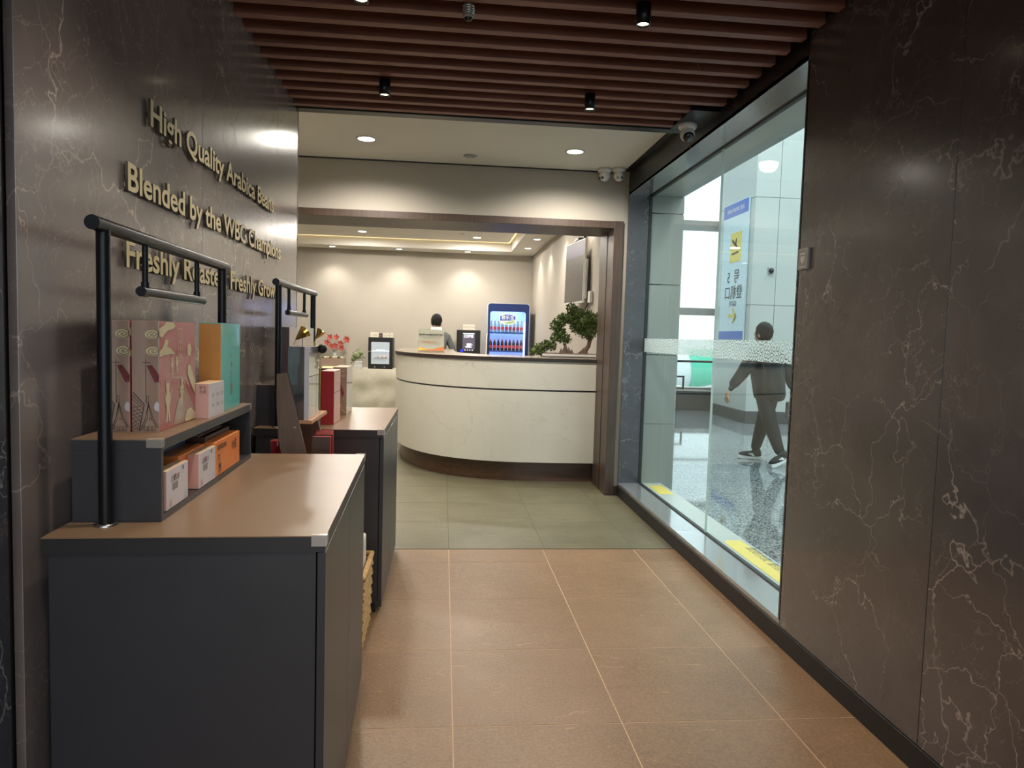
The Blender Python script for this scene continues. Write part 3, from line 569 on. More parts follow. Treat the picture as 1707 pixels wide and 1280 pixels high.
def cat_poly(x, y, s, lean=0):  # stylised printed standing kitten silhouette
    pts = [(-.3, 0), (-.2, .9), (-.42, 1.2), (-.55, 1.9), (-.30, 1.45), (-.22, 1.75), (-.30, 2.15), (-.24, 2.5), (-.1, 2.25), (.08, 2.25), (.2, 2.5), (.26, 2.15), (.2, 1.8), (.34, 1.5), (.55, 2.0), (.42, 1.2), (.22, .9), (.34, 0), (.14, .05), (0, .7), (-.1, .05)]
    return [(x + s * (a + lean * b_), y + s * b_) for a, b_ in pts]
def gift_box(u, v, label):
    t = pack('gift_box', label, 'box', loc1(u, v, 1.098), PH1, .0655, .285, .281, ('gift_taupe', 'gift_red', 'gift_taupe'), group='tall patterned gift boxes on the near riser')
    nt_ = near_tf(-.0655, 0); st_ = side_tf(0, 0)
    for cx2, cy2, sg in ((.051, .247, -1), (.053, .205, -1)):
        flat(t, [(cx2 + .0155 * math.cos(a) * (1.2 if sg else 1), cy2 + .0115 * math.sin(a)) for a in [2 * PI * i / 20 for i in range(20)] if cx2 + .0155 * math.cos(a) * 1.2 < .0655] + [], 'gift_cream', nt_)
        stroke(t, [(min(p[0], .065), p[1]) for p in curl((cx2, cy2), .019, 2.2, s=1)], .0013, 'ink', nt_)
    stroke(t, [(.034, .185), (.034, .075)], .0012, 'ink', nt_, 'flag_pole'); stroke(t, [(.026, .176), (.045, .176)], .0014, 'ink', nt_, 'flag_pole')
    flat(t, [(.037, .168), (.048, .170), (.0652, .145), (.0652, .128), (.056, .127)], 'banner_red', nt_, 'red_banner'); stroke(t, [(.037, .168), (.048, .170), (.0652, .145), (.0652, .128), (.056, .127)], .001, 'ink', nt_, closed=True)
    text('茶叶礼盒', .010, 'ink', nt_ @ T(.050, .149, .001) @ Matrix.Rotation(-.95, 4, 'Z'), t, 'banner_writing', ext=0)
    # roof: gable outline, lattice
    stroke(t, [(.004, .100), (.030, .070), (.018, .004)], .002, 'ink', nt_); stroke(t, [(.001, .093), (.027, .066)], .0012, 'ink', nt_)
    for k in range(7): stroke(t, [(.001, .012 + .012 * k), (.020 + .001 * k, max(.004, .012 + .012 * k - .024))], .0009, 'ink', nt_, 'roof_lattice'); stroke(t, [(.001, .002 + .010 * k), (.024 - .0005 * k, .018 + .008 * k)], .0009, 'ink', nt_, 'roof_lattice')
    flat(t, [(.030, .012), (.060, .012), (.049, .045), (.042, .070), (.036, .045)], 'gift_taupe', nt_, z=.0007)
    for off_ in (0, .004): stroke(t, [(.020 + off_, .004), (.033 + off_, .035), (.040, .074 - off_), (.051 - off_, .035), (.064 - off_, .012)], .0015, 'ink', nt_, 'gable')
    stroke(t, [(.044 + .003 * math.cos(a), .034 + .003 * math.sin(a)) for a in [2 * PI * i / 10 for i in range(10)]], .001, 'ink', nt_, closed=True)
    for x0 in (.030, .040, .050): stroke(t, [(x0, .004), (x0 + .007, .004), (x0 + .007, .015), (x0, .015)], .001, 'ink', nt_, 'window_print', closed=True)
    flat(t, [(.036, .075), (.041, .075), (.0405, .092), (.0365, .092)], 'gift_taupe', nt_); stroke(t, [(.036, .075), (.041, .075), (.0405, .092), (.0365, .092)], .001, 'ink', nt_, closed=True)
    flat(t, [(.056, .055), (.0653, .052), (.0653, .073), (.060, .078), (.055, .072), (.053, .062)], 'lilac_white', nt_, 'pale_animal')
    # pink side
    flat(t, [(.0, .262), (.03, .27), (.05, .280), (.10, .280), (.12, .27), (.10, .262), (.06, .258), (.04, .25), (.02, .24), (0, .243)], 'gift_cream', st_, 'cloud')
    flat(t, [(0, .205), (.02, .212), (.045, .235), (.065, .232), (.055, .215), (.085, .21), (.115, .195), (.075, .196), (.04, .195), (0, .190)], 'gift_cream', st_, 'cloud')
    stroke(t, [(.14, .175), (.172, .175), (.172, .262), (.14, .262)], .0018, 'gift_cream', st_, 'title_frame', closed=True)
    for k in range(4): text('云中小镇'[k], .019, 'gift_cream', st_ @ T(.156, .240 - k * .0195, .001), t, 'title_writing', ext=0)
    for cx2, cy2, s_, ln in ((.060, .018, .046, 0), (.058 + .105, .05, .034, .1), (.092, .14, .02, 0), (.128, .142, .02, 0)): flat(t, cat_poly(cx2, cy2, s_, ln), 'gift_cream', st_, 'printed_cat')
    flat(t, [(.215, .160), (.235, .165), (.283, .115), (.283, .070), (.245, .105), (.215, .135)], 'gift_cream', st_, 'lantern'); stroke(t, [(.215, .160), (.235, .165), (.283, .115), (.283, .070), (.245, .105), (.215, .135)], .002, 'gift_taupe', st_, closed=True)
    flat(t, [(.215, .19), (.24, .185), (.25, .205), (.235, .225), (.215, .215)], 'gift_cream', st_, 'lantern')
    flat(t, [(.10, .005), (.14, .07), (.20, .10), (.283, .03), (.283, .005)], 'gift_taupe', st_, 'hill', z=.0004); flat(t, [(.19, .01), (.21, .035), (.24, .04), (.283, .02), (.283, .004), (.20, .003)], 'gift_cream', st_, 'cloud', z=.0009)
    stroke(t, [(.09, .135), (.20, .125), (.235, .085)], .003, 'gift_taupe', st_, 'ribbon'); stroke(t, [(.10, .115), (.16, .095), (.2, .1)], .002, 'gift_taupe', st_, 'ribbon')
    MB().box(-.0665, .0012, -.0012, .2862, -.0002, .2825, bev=.003).obj('clear_wrap', 'wrap', t)
    return t
gift_box(-.448, .255, 'tall taupe and pink gift box with printed rooftops, cats and clouds, front one')
gift_box(-.5165, .250, 'tall taupe gift box with printed rooftops and red banner, half behind the lamp post')
tb = pack('teal_box', 'tall turquoise box with brown end standing on the near riser', 'box', loc1(-.425, .722, 1.098), PH1, .066, .238, .283, ('caramel', 'teal', 'caramel'))
MB().box(-.0665, -.0, .0, .2385, .281, .2845).obj('lid_edge', 'teal', tb)
for k, ch in enumerate('敦煌'): text(ch, .02, 'gold', side_tf(.125, .17 - .03 * k), tb, 'gold_writing', ext=0)
stroke(tb, [(.105, .105), (.11, .125), (.125, .128), (.13, .11), (.127, .095), (.135, .088), (.132, .06)], .003, 'text_grey', side_tf(0, 0), 'camel_print'); flat(tb, [(.115, .085), (.14, .088), (.14, .070), (.138, .045), (.134, .045), (.131, .068), (.122, .068), (.119, .045), (.116, .045)], 'text_grey', side_tf(0, 0), 'camel_print')
pk = pack('pink_box', 'small pink and white carton between the patterned and turquoise boxes', 'box', loc1(-.411, .545, 1.098), PH1, .046, .162, .103, ('card_pink', 'lilac_white', 'paper_cream'))
MB().box(-.043, -.038, -.0012, 0, .080, .096).obj('black_bar', 'ink', pk)
text('茶马', .011, 'ink', near_tf(-.027, .088), pk, ext=0, align='LEFT', sx=.9); text('古道', .011, 'ink', near_tf(-.027, .076), pk, ext=0, align='LEFT', sx=.9)
for k in range(6): text('配料表信息说明'[k] + '产地净含量日期'[k], .012, 'text_grey', side_tf(.045 + (k % 3) * .045, .062 - (k // 3) * .03), pk, 'small_print', ext=0)
# boxes inside riser 1 (z above bottom board)
ZB = .916
def white_box(v, label):
    t = pack('white_box', label, 'box', loc1(-.4015, v, ZB), PH1, .030, .160, .098, ('card_pink', 'lilac_white', 'paper_cream'), group='small white tea cartons in the riser')
    s_ = side_tf(0, 0); text('武夷山茶', .017, 'ink', s_ @ T(.062, .066, 0), t, ext=0, sx=.9); text('岩韵', .022, 'ink', s_ @ T(.060, .044, 0), t, ext=0)
    flat(t, [(.058, .082), (.066, .082), (.066, .072), (.058, .072)], 'red_bright', s_, 'red_seal', z=.0009)
    flat(t, [(.02, .006), (.035, .006), (.033, .022), (.022, .022)], 'card_pink', s_, 'printed_figure'); flat(t, [(.13, .008), (.152, .008), (.146, .026), (.135, .022)], 'sign_pale', s_, 'printed_figure'); flat(t, [(.115, .083), (.125, .083), (.125, .093), (.115, .093)], 'text_grey', s_)
    return t
white_box(.167, 'small white printed tea carton at the near end of the riser'); white_box(.418, 'small white printed tea carton in the middle of the riser, before the orange ones')
ob = pack('orange_box', 'narrow orange carton wedged between the two white tea cartons', 'box', loc1(-.432, .345, ZB), PH1, .05, .225, .104, ('orange', 'orange', 'orange'))
for k in range(3): text('乌龙茶'[k], .014, 'ink', near_tf(-.008, .075 - k * .02), ob, ext=0)
o1 = pack('orange_box', 'orange carton printed RONGXIN with a camel, beside the middle white carton', 'box', loc1(-.402, .581, ZB), PH1, .034, .139, .105, ('orange', 'orange', 'orange'))
text('RONGXIN', .021, 'ink', side_tf(.07, .078), o1, ext=0, off=.0004)
stroke(o1, [(.022, .048), (.026, .062), (.040, .062), (.046, .048), (.043, .036)], .003, 'ink', side_tf(0, 0), 'camel_print'); flat(o1, [(.034, .035), (.056, .036), (.058, .008), (.053, .008), (.050, .022), (.042, .022), (.040, .006), (.035, .006)], 'ink', side_tf(0, 0), 'camel_print')
o2 = pack('orange_box', 'orange carton with brush characters at the far end of the riser', 'box', loc1(-.402, .722, ZB), PH1, .034, .142, .105, ('orange', 'orange', 'orange'))
text('丝路', .03, 'ink', side_tf(.07, .058), o2, ext=0); flat(o2, [(.085, .090), (.093, .090), (.093, .080), (.085, .080)], 'card_brown', side_tf(0, 0), 'seal')
for nm, lb, u, v, z, ww, dd, hh, mt in (('blue_box', 'flat dark blue box lying inside the riser behind the white cartons', -.44, .06, ZB, .13, .40, .125, 'card_blue'), ('brown_box', 'flat brown box lying inside the riser behind the orange cartons', -.445, .61, ZB, .13, .25, .118, 'card_brown')):
    if nm == 'blue_box': v = .16; dd = .18
    t = pack(nm, lb, 'box', loc1(-.44 if nm == 'brown_box' else -.485, v if nm == 'brown_box' else .15, z), PH1, .13 if nm == 'brown_box' else .095, .27 if nm == 'brown_box' else .42, hh, (mt, mt, mt)); MB().box(-.095, -.02, .01, .25, hh, hh + .002).obj('label_strip', 'sign_pale' if nm == 'blue_box' else 'card_pink', t)

# ---- wooden stand between the cabinets
SY0, SY1 = 2.93, 3.34
sg = thing('wooden_stand', 'slanted brown wooden shelf stand between the two dark cabinets', 'stand', (0, 0, 0))
for y in (SY0, SY1 - .016):
    MB().prism([(-.668, 1.188), (-.630, 1.193), (-.445, .44), (-.36, .0), (-.50, .0), (-.66, .93), (-.668, 1.06)], y, y + .016, 'y').obj('side_board', 'stand_wood', sg)
    for x, z in ((-.635, .972), (-.595, .972)): MB().cyl((x, y - .0015, z), (x, y, z), .005, n=10).obj('screw', 'chrome', sg)
MB().box(-.665, -.53, SY0 + .016, SY1 - .016, .985, 1.0, bev=.001).obj('shelf', 'shelf_wood', sg)
MB().box(-.62, -.40, SY0 + .016, SY1 - .016, .66, .675, bev=.001).obj('shelf', 'shelf_wood', sg)
sw = thing('wrapped_box', 'tall black box with silver side in clear wrap on the wooden stand', 'box', (-.545, 2.95, 1.0))
MB().box(-.084, -.018, 0, .23, 0, .30, bev=.001).obj('carton', 'box_dark', sw); MB().box(-.018, 0, 0, .004, 0, .30).obj('silver_strip', 'lilac_white', sw); MB().box(-.0178, 0, .004, .23, 0, .30, bev=.001).obj('silver_side', 'silver_wrap', sw)
MB().box(0, .0015, .01, .22, .175, .18).obj('band', 'text_grey', sw); MB().box(-.0855, .002, -.0015, .2315, 0, .302, bev=.003).obj('clear_wrap', 'wrap', sw)
for x, y, z, a, lb in ((-.612, 2.985, 1.302, 1, 'gold trumpet ornament on the black wrapped box, left of the two'), (-.56, 3.15, 1.302, -1, 'gold cone ornament right of the wrapped box, above the black ball')):
    t = thing('gold_horn', lb, 'ornament', (x, y, z), group='gold horn ornaments')
    top = Vector((.008, 0, .028)); tip = Vector((.048, -.012, .062)) if a > 0 else Vector((.022, -.004, .075))
    base = (0, 0, 0)
    if a < 0: top = Vector((.006, 0, .03))
    MB().tube([base, (0, 0, .01), top * .9, top], .0018, 8).obj('stem', 'gold', t)
    if a > 0: MB().cyl(top, tip, .004, .026, 20, caps=False).obj('bell', 'gold', t)
    else: MB().cyl((.006, 0, .03), (.032, 0, .066), .003, .026, 4, caps=False).obj('bell', 'gold', t)
bl = thing('black_ball_pick', 'black ball on a cream twisted stick beside the wrapped box', 'ornament', (-.537, 3.17, 1.0005))
MB().ell((.008, 0, .288), .0205).obj('ball', 'black', bl); MB().tube([(.003 * math.sin(k * 1.9), .003 * math.cos(k), .20 + k * .0095) for k in range(9)], [.004 + .003 * (k % 2) for k in range(9)], 8).obj('stick', 'gift_cream', bl)
MB().cyl((0, 0, 0), (0, 0, .21), .0013, n=6).obj('wire', 'gold', bl)
rb0 = pack('red_booklet', 'bright red box leaning on the stand lower shelf, front of the row', 'box', (-.46, 2.96, .675), 0, .075, .022, .255, ('card_brown', 'red_bright', 'red_bright'))
G = 'red boxes on the lower shelf of the wooden stand'
rb0.rotation_euler = (math.radians(-4), 0, 0); rb0['group'] = G
for k in range(4):
    r2 = copy_tree(rb0, (-.46 - .006 * k, 2.99 + .038 * (k + 1), .675), 0, 'thin red box in the row on the stand lower shelf, %s from the front' % ['second', 'third', 'fourth', 'fifth'][k]); r2.rotation_euler = (math.radians(-4), 0, 0)
cu = thing('red_cup', 'small dark red jar behind the wooden stand, by its left foot', 'jar', (-.70, 3.1, .80)); MB().lathe((0, 0, 0), [(.001, 0), (.028, 0), (.031, .09), (.028, .095), (.001, .095)], 20).obj('jar_body', 'box_red', cu)
sh = thing('low_table', 'dark low stool hidden behind the stand carrying the red jar', 'stool', (-.70, 3.1, 0)); MB().box(-.09, .05, -.12, .12, .78, .80, bev=.002).obj('seat', 'brown_laminate', sh)
for x in (-.08, .04):
    for y in (-.11, .11): MB().box(x - .01, x + .01, y - .01, y + .01, 0, .78).obj('leg', 'brown_laminate', sh)
# basket
bk = thing('wicker_basket', 'golden wicker basket on the floor between the two cabinets', 'basket', (-.325, 2.955, 0))
MB().box(-.16, -.005, 0, .36, .0, .02).obj('base', 'wicker', bk)
mb = MB()
for k in range(13):
    z = .03 + k * .023; e = .0 + .0006 * k
    for a, b_ in (((-.165 - e, 0 - e), (0 + e, 0 - e)), ((0 + e, 0 - e), (0 + e, .36 + e)), ((0 + e, .36 + e), (-.165 - e, .36 + e)), ((-.165 - e, .36 + e), (-.165 - e, 0 - e))):
        n = 10; pts = []
        for i in range(n + 1):
            f = i / n; x = a[0] + (b_[0] - a[0]) * f; y = a[1] + (b_[1] - a[1]) * f; d = .003 * (1 if (i + k) % 2 else -1)
            pts.append((x + (d if a[0] == b_[0] else 0), y + (d if a[1] == b_[1] else 0), z))
        mb.tube(pts, .010, 6)
o = mb.obj('weave', 'wicker', bk); o['kind'] = 'stuff'
MB().tube([(-.17, -.005, .33), (.01, -.005, .33), (.01, .365, .33), (-.17, .365, .33), (-.17, -.005, .33)], .013, 8).obj('rim', 'wicker', bk)
bgp = thing('white_bag', 'white paper bag standing in the wicker basket', 'bag', (-.326, 2.985, .022))
MB().box(-.12, -.006, 0, .24, 0, .435, bev=.010).obj('bag_body', 'plastic_white', bgp); MB().tube([(-.06, .08, .41), (-.06, .09, .46), (-.06, .15, .46), (-.06, .16, .41)], .003, 6).obj('handle', 'plastic_white', bgp)

# ---- boxes on the farther cabinet
b1 = pack('red_box', 'tall glossy red box with pink side on the farther cabinet', 'box', (-.54, 3.595, .9005), 0, .064, .215, .268, ('box_red', 'box_pink', 'box_pink'))
MB().box(0, .001, .01, .205, .155, .160).obj('band', 'text_grey', b1); flat(b1, [(-.04 + .006 * math.cos(a), .235 + .006 * math.sin(a)) for a in [i * PI / 6 for i in range(12)]], 'banner_red', near_tf(0, 0), 'seal'); MB().box(-.066, .0015, -.0015, .2165, 0, .27, bev=.003).obj('clear_wrap', 'wrap', b1)
b2 = pack('patterned_box', 'taupe patterned box in crinkled wrap at the far end of the farther cabinet', 'box', (-.535, 4.02, .9005), 0, .075, .25, .268, ('gift_taupe', 'silver_wrap', 'paper_cream'))
for cy2 in (.247, .222): stroke(b2, curl((-.022, cy2), .016, 2.2), .0022, 'gift_cream', near_tf(0, 0))
flat(b2, [(-.05, .17), (-.035, .18), (-.012, .12), (-.025, .10)], 'banner_red', near_tf(0, 0), 'red_banner'); stroke(b2, [(-.07, .06), (-.04, .08), (-.025, .03), (0, .01)], .003, 'gift_cream', near_tf(0, 0)); MB().box(-.077, .0015, -.0015, .2515, 0, .27, bev=.003).obj('clear_wrap', 'wrap', b2)
b3 = pack('yellow_box', 'squat box with a yellow lid behind the red box', 'box', (-.615, 3.99, .9005), 0, .085, .24, .262, ('card_brown', 'yellow', 'yellow'))
for k, (y, lb) in enumerate(((3.62, 'pale sided dark box on the farther riser, nearer one'), (3.96, 'pale sided box on the farther riser, farther one'))):
    t = pack('plum_box', lb, 'box', (-.765, y, 1.098), 0, .062, .32, .283, ('box_plum', 'box_pale', 'box_plum'), group='pair of tall boxes on the farther riser')
    for a in range(5): stroke(t, [(.16, .06), (.16 + .12 * math.cos(PI * (a + .5) / 5), .06 + .2 * math.sin(PI * (a + .5) / 5))], .003, 'card_pink', side_tf(0, 0), 'fan_print')

# ================================================================= COUNTER
path = [(1.5, 6.60), (.94, 6.605), (.66, 6.63), (.37, 6.70), (.03, 6.90), (-.22, 7.22), (-.38, 7.6), (-.455, 8.0), (-.48, 8.4), (-.48, 9.6)]
def smooth_path(p, it=2):
    for _ in range(it):
        q = [p[0]]
        for a, b_ in zip(p, p[1:]): q += [(a[0] * .75 + b_[0] * .25, a[1] * .75 + b_[1] * .25), (a[0] * .25 + b_[0] * .75, a[1] * .25 + b_[1] * .75)]
        p = q + [p[-1]]
    return p
path = smooth_path(path)
def offset(p, d):
    out = []
    for i, (x, y) in enumerate(p):
        a = p[max(i - 1, 0)]; b_ = p[min(i + 1, len(p) - 1)]; t = Vector((b_[0] - a[0], b_[1] - a[1])).normalized(); out.append((x - t.y * -d * -1 if False else x + t.y * -d * -1 * -1, y + t.x * d * -1 * -1) if False else (x + (t.y) * d, y - (t.x) * d))
    return out
# outward (towards the viewer / left) is to the left of travel reversed: travel goes -x, then +y; outward normal = (t.y*-1, t.x) -> check sign
def off_out(p, d): return offset(p, -d)
def ribbon_solid(outer, inner, z0, z1, name, mat, parent, smooth=True):
    n = len(outer); mb = MB(); vs = [(x, y, z) for z in (z0, z1) for (x, y) in outer] + [(x, y, z) for z in (z0, z1) for (x, y) in inner]
    fs = []; sm = []
    for i in range(n - 1):
        mb.add([vs[i], vs[i + 1], vs[n + i + 1], vs[n + i]], [(0, 1, 2, 3)]); mb.add([vs[2 * n + i], vs[2 * n + i + 1], vs[3 * n + i + 1], vs[3 * n + i]], [(0, 1, 2, 3)])
        mb.add([vs[n + i], vs[n + i + 1], vs[3 * n + i + 1], vs[3 * n + i]], [(0, 1, 2, 3)]); mb.add([vs[i], vs[i + 1], vs[2 * n + i + 1], vs[2 * n + i]], [(0, 1, 2, 3)])
    for i in (0, n - 1): mb.add([vs[i], vs[n + i], vs[3 * n + i], vs[2 * n + i]], [(0, 1, 2, 3)])
    return mb.obj(name, mat, parent)
ct = thing('reception_counter', 'curved cream stone reception counter with dark top and wooden plinth', 'counter', (0, 0, 0))
def outw(d):
    out = []
    for i, (x, y) in enumerate(path):
        a = path[max(i - 1, 0)]; b_ = path[min(i + 1, len(path) - 1)]; t = Vector((b_[0] - a[0], b_[1] - a[1])).normalized(); out.append((x - t.y * d, y + t.x * d))
    return out
# travel is -x first: t=(-1,0) -> outward must be -y: (x - t.y d, y + t.x d) = (x, y - d). good
ribbon_solid(outw(0), outw(-.5), 0, .19, 'plinth', 'kick_wood', ct)
ribbon_solid(outw(.07), outw(-.5), .19, .862, 'lower_body', 'stone_cream', ct)
ribbon_solid(outw(.06), outw(-.5), .862, .878, 'groove', 'black', ct)
ribbon_solid(outw(.07), outw(-.5), .878, 1.141, 'upper_body', 'stone_cream', ct)
ribbon_solid(outw(.083), outw(-.61), 1.141, 1.1735, 'edge_band', 'counter_edge', ct)
ribbon_solid(outw(.083), outw(-.61), 1.1735, 1.175, 'countertop', 'counter_top', ct)
CT = 1.175
# notice on counter
nc = thing('notice_stand', 'cream notice card with an orange wave in an acrylic stand on the counter', 'sign', (-.13, 7.55, CT + .007), math.radians(4)); nc.rotation_euler[0] = math.radians(-7)
W_, H_ = .27, .235
MB().box(-W_ / 2 - .004, W_ / 2 + .004, -.002, .0, 0, H_ + .006).box(-W_ / 2 - .004, W_ / 2 + .004, -.01, .06, -.001, .002).obj('acrylic_holder', 'glass_clear', nc)
MB().box(-W_ / 2, W_ / 2, .0005, .002, .003, H_).obj('card', 'paper', nc)
ft = lambda x, z: frame((x, -.0026, z), (1, 0, 0), (0, 0, 1))
text('温馨提示 本店贵宾休息区服务须知', .0165, 'text_dark', ft(0, .175), nc, ext=0, off=.0009); text('Dear guests, welcome to the VIP lounge of our airport', .0098, 'text_grey', ft(0, .158), nc, ext=0); text('Please show your boarding pass at the desk', .0095, 'text_grey', ft(-.01, .145), nc, ext=0)
text('贵宾厅预约咨询 服务电话', .0145, 'wave_orange', ft(-.02, .098), nc, ext=0, off=.0009); text('Open daily for all flights, thank you for visiting', .009, 'text_grey', ft(0, .082), nc, ext=0)
flat(nc, [(-W_ / 2, .01), (W_ / 2, .01), (W_ / 2, .058), (.08, .045), (.02, .028), (-.04, .026), (-.09, .04), (-W_ / 2, .052)], 'wave_orange', ft(0, 0), 'orange_wave'); flat(nc, [(-W_ / 2, .012), (-.03, .020), (-.08, .034), (-W_ / 2, .046)], 'yellow', ft(0, 0), 'yellow_wave', z=.0008)

# ---- bonsai on counter
bo = thing('bonsai', 'green bonsai tree leaning left in a long pale tray on the counter', 'plant', (1.2, 6.95, CT))
MB().box(-.22, .30, -.13, .13, 0, .012, bev=.003).box(-.24, .32, -.15, .15, .012, .034, bev=.004).obj('tray', 'ceramic', bo)
MB().box(-.225, .305, -.135, .135, .034, .042).obj('soil', 'rock', bo)
MB().tube([(.19, 0, .03), (.20, 0, .07), (.235, 0, .12), (.25, .01, .19), (.235, .01, .25), (.20, 0, .31), (.14, 0, .36), (.06, 0, .38), (-.02, 0, .33), (-.06, 0, .26), (-.08, 0, .19)], [.034, .026, .022, .021, .02, .018, .015, .012, .009, .007, .005], 10).obj('trunk', 'bark', bo)
for dx, dy in ((-.05, .02), (-.035, -.04), (.04, -.03), (.03, .04), (-.07, -.01)): MB().tube([(.195, 0, .09), (.19 + dx * .5, dy * .5, .055), (.19 + dx, dy, .036)], [.014, .011, .005], 7).obj('root', 'bark', bo)
MB().tube([(-.08, 0, .19), (-.13, 0, .14), (-.20, -.02, .09), (-.28, -.03, .06), (-.33, -.03, .03)], [.006, .005, .005, .004, .003], 7).tube([(-.05, 0, .25), (-.03, -.02, .17), (-.02, -.02, .14)], [.006, .004, .003], 7).tube([(.20, 0, .31), (.16, 0, .42), (.10, 0, .47)], [.012, .008, .005], 7).obj('branch', 'bark', bo)
def foliage(parent, pads, n, size, mat, name='foliage', seed=3):
    rnd = random.Random(seed); mb = MB()
    for (x, y, z, rx, ry, rz_) in pads:
        mb.ell((x, y, z), (rx * .72, ry * .72, rz_ * .72), 10, 6)
        k_ = int(n * (rx * rz_) / .004)
        for _ in range(k_):
            a = rnd.uniform(0, 2 * PI); c_ = rnd.uniform(-1, 1); s_ = math.sqrt(1 - c_ * c_); rr = rnd.uniform(.65, 1.05)
            d = Vector((s_ * math.cos(a), s_ * math.sin(a), c_)); p = Vector((x + d.x * rx * rr, y + d.y * ry * rr, z + d.z * rz_ * rr))
            t = (d + Vector((rnd.uniform(-.6, .6), rnd.uniform(-.6, .6), rnd.uniform(-.3, .7)))).normalized(); q = t.orthogonal().normalized(); s2_ = size * rnd.uniform(.6, 1.3)
            q = (Matrix.Rotation(rnd.uniform(0, PI), 3, t) @ q)
            mb.add([p, p + t * s2_ * .5 + q * s2_ * .28, p + t * s2_, p + t * s2_ * .5 - q * s2_ * .28], [(0, 1, 2, 3)])
    o = mb.obj(name, mat, parent); o['kind'] = 'stuff'; return o
foliage(bo, [(0.170, 0.000, 0.360, 0.123, 0.101, 0.112), (0.220, 0.000, 0.290, 0.101, 0.090, 0.101), (0.100, 0.000, 0.430, 0.078, 0.067, 0.067), (0.130, 0.000, 0.310, 0.090, 0.078, 0.067), (0.050, 0.000, 0.490, 0.039, 0.045, 0.045), (0.000, 0.000, 0.390, 0.067, 0.056, 0.050), (-0.060, 0.000, 0.350, 0.056, 0.056, 0.050), (-0.100, 0.000, 0.300, 0.050, 0.045, 0.045), (-0.055, 0.000, 0.240, 0.050, 0.045, 0.050), (-0.095, 0.000, 0.190, 0.045, 0.045, 0.045), (-0.015, -0.020, 0.170, 0.034, 0.034, 0.034), (0.020, -0.020, 0.185, 0.028, 0.034, 0.034), (-0.190, -0.020, 0.120, 0.050, 0.045, 0.039), (-0.140, -0.020, 0.110, 0.039, 0.045, 0.039), (-0.260, -0.030, 0.085, 0.050, 0.045, 0.045), (-0.310, -0.030, 0.063, 0.039, 0.039, 0.039), (-0.240, -0.030, 0.045, 0.034, 0.034, 0.022), (0.270, 0.000, 0.360, 0.078, 0.090, 0.078)], 330, .024, 'leaf')
for k, (x, h, r) in enumerate(((-.04, .05, .022), (.0, .11, .03), (.035, .06, .026), (.065, .045, .02))):
    MB().lathe((x, .0, .04), [(r, 0), (r * .8, h * .35), (r * .45, h * .7), (r * .12, h), (.0005, h * 1.02)], 7, smooth=False).obj('rock', 'rock', bo)

# ================================================================= BACK ROOM THINGS
K = 1.0759
def drape_table(name, label, x0, x1, y0, y1, h):
    t = thing(name, label, 'table', (0, 0, 0), 0, 'cloth-covered side tables by the rear wall')
    MB().box(x0, x1, y0, y1, h - .03, h - .004).obj('table_board', 'stand_wood', t)
    for x in (x0 + .04, x1 - .04):
        for y in (y0 + .04, y1 - .04): MB().box(x - .02, x + .02, y - .02, y + .02, 0, h - .03).obj('leg', 'black_metal', t)
    mb = MB(); n = 90; m_ = 14; vs = []
    for j in range(m_ + 1):
        z = (h - .002) * (1 - j / m_) + .02 * (j / m_)
        for i in range(n + 1):
            f = i / n; x = x0 - .012 + (x1 - x0 + .024) * f; amp = .016 * (j / m_) ** .7
            sw_ = amp * (math.sin(f * 34 + .6 * math.sin(j * .6)) + .5 * math.sin(f * 71 + j * .5)) + .008 * math.sin(6 * f + j * .9) * (j > 0)
            vs.append((x, y0 - .012 - max(0, .012 + sw_) * (j > 0), z))
    fs = [(j * (n + 1) + i, j * (n + 1) + i + 1, (j + 1) * (n + 1) + i + 1, (j + 1) * (n + 1) + i) for j in range(m_) for i in range(n)]
    mb.add(vs, fs, 0, True); mb.box(x0 - .012, x1 + .012, y0 - .013, y1, h - .004, h)
    for x in (x0 - .014, x1 + .012): mb.box(x, x + .002, y0 - .01, y1, .02, h)
    o = mb.obj('tablecloth', 'cloth', t); return t
TY = 12.13; TH = .755
drape_table('side_table', 'table under a pale cloth left of the curved counter', -3.4, -.70, TY, BY - .03, TH)
drape_table('side_table', 'cloth covered table behind the counter, carrying the coffee machine', -.66, .66, TY, BY - .03, TH)
# mini fridge
mf = thing('mini_fridge', 'small black glass-door fridge on the cloth table left of the counter', 'fridge', (-1.065, 12.18, TH))
w2_, h2_ = .205, .53
MB().box(-w2_, w2_, .03, .42, .01, h2_, bev=.006).obj('body', 'black', mf)
dr = MB().box(-w2_, w2_, 0, .028, .0, h2_ + .005, bev=.004).obj('door', 'black', mf)
MB().box(-.155, .15, -.0012, 0, .085, .455).obj('door_window', 'mini_back_glow', dr)
for z in (.30, .18): MB().box(-.15, .145, -.006, -.0012, z, z + .008).obj('shelf', 'led_blue' if z == .30 else 'plastic_white', dr)
for k in range(6): MB().lathe((-.08 + .035 * k, -.006, .188), [(.001, 0), (.012, 0), (.012, .03), (.007, .035), (.001, .036)], 8).obj('small_pot', 'card_pink' if k % 2 else 'plastic_white', mf)
for k in range(4): MB().lathe((-.06 + .04 * k, -.006, .308), [(.001, 0), (.013, 0), (.013, .018), (.001, .02)], 8).obj('cake_cup', 'screen_cup_glow', mf)  # cups glow by themselves, light put into their material
MB().box(-w2_ + .005, -w2_ + .04, -.006, 0, .285, .30).obj('handle', 'chrome', dr)
for x in (-.09, .07): MB().cyl((x, -.005, .035), (x, 0, .035), .014, n=14).obj('knob', 'chrome', dr)
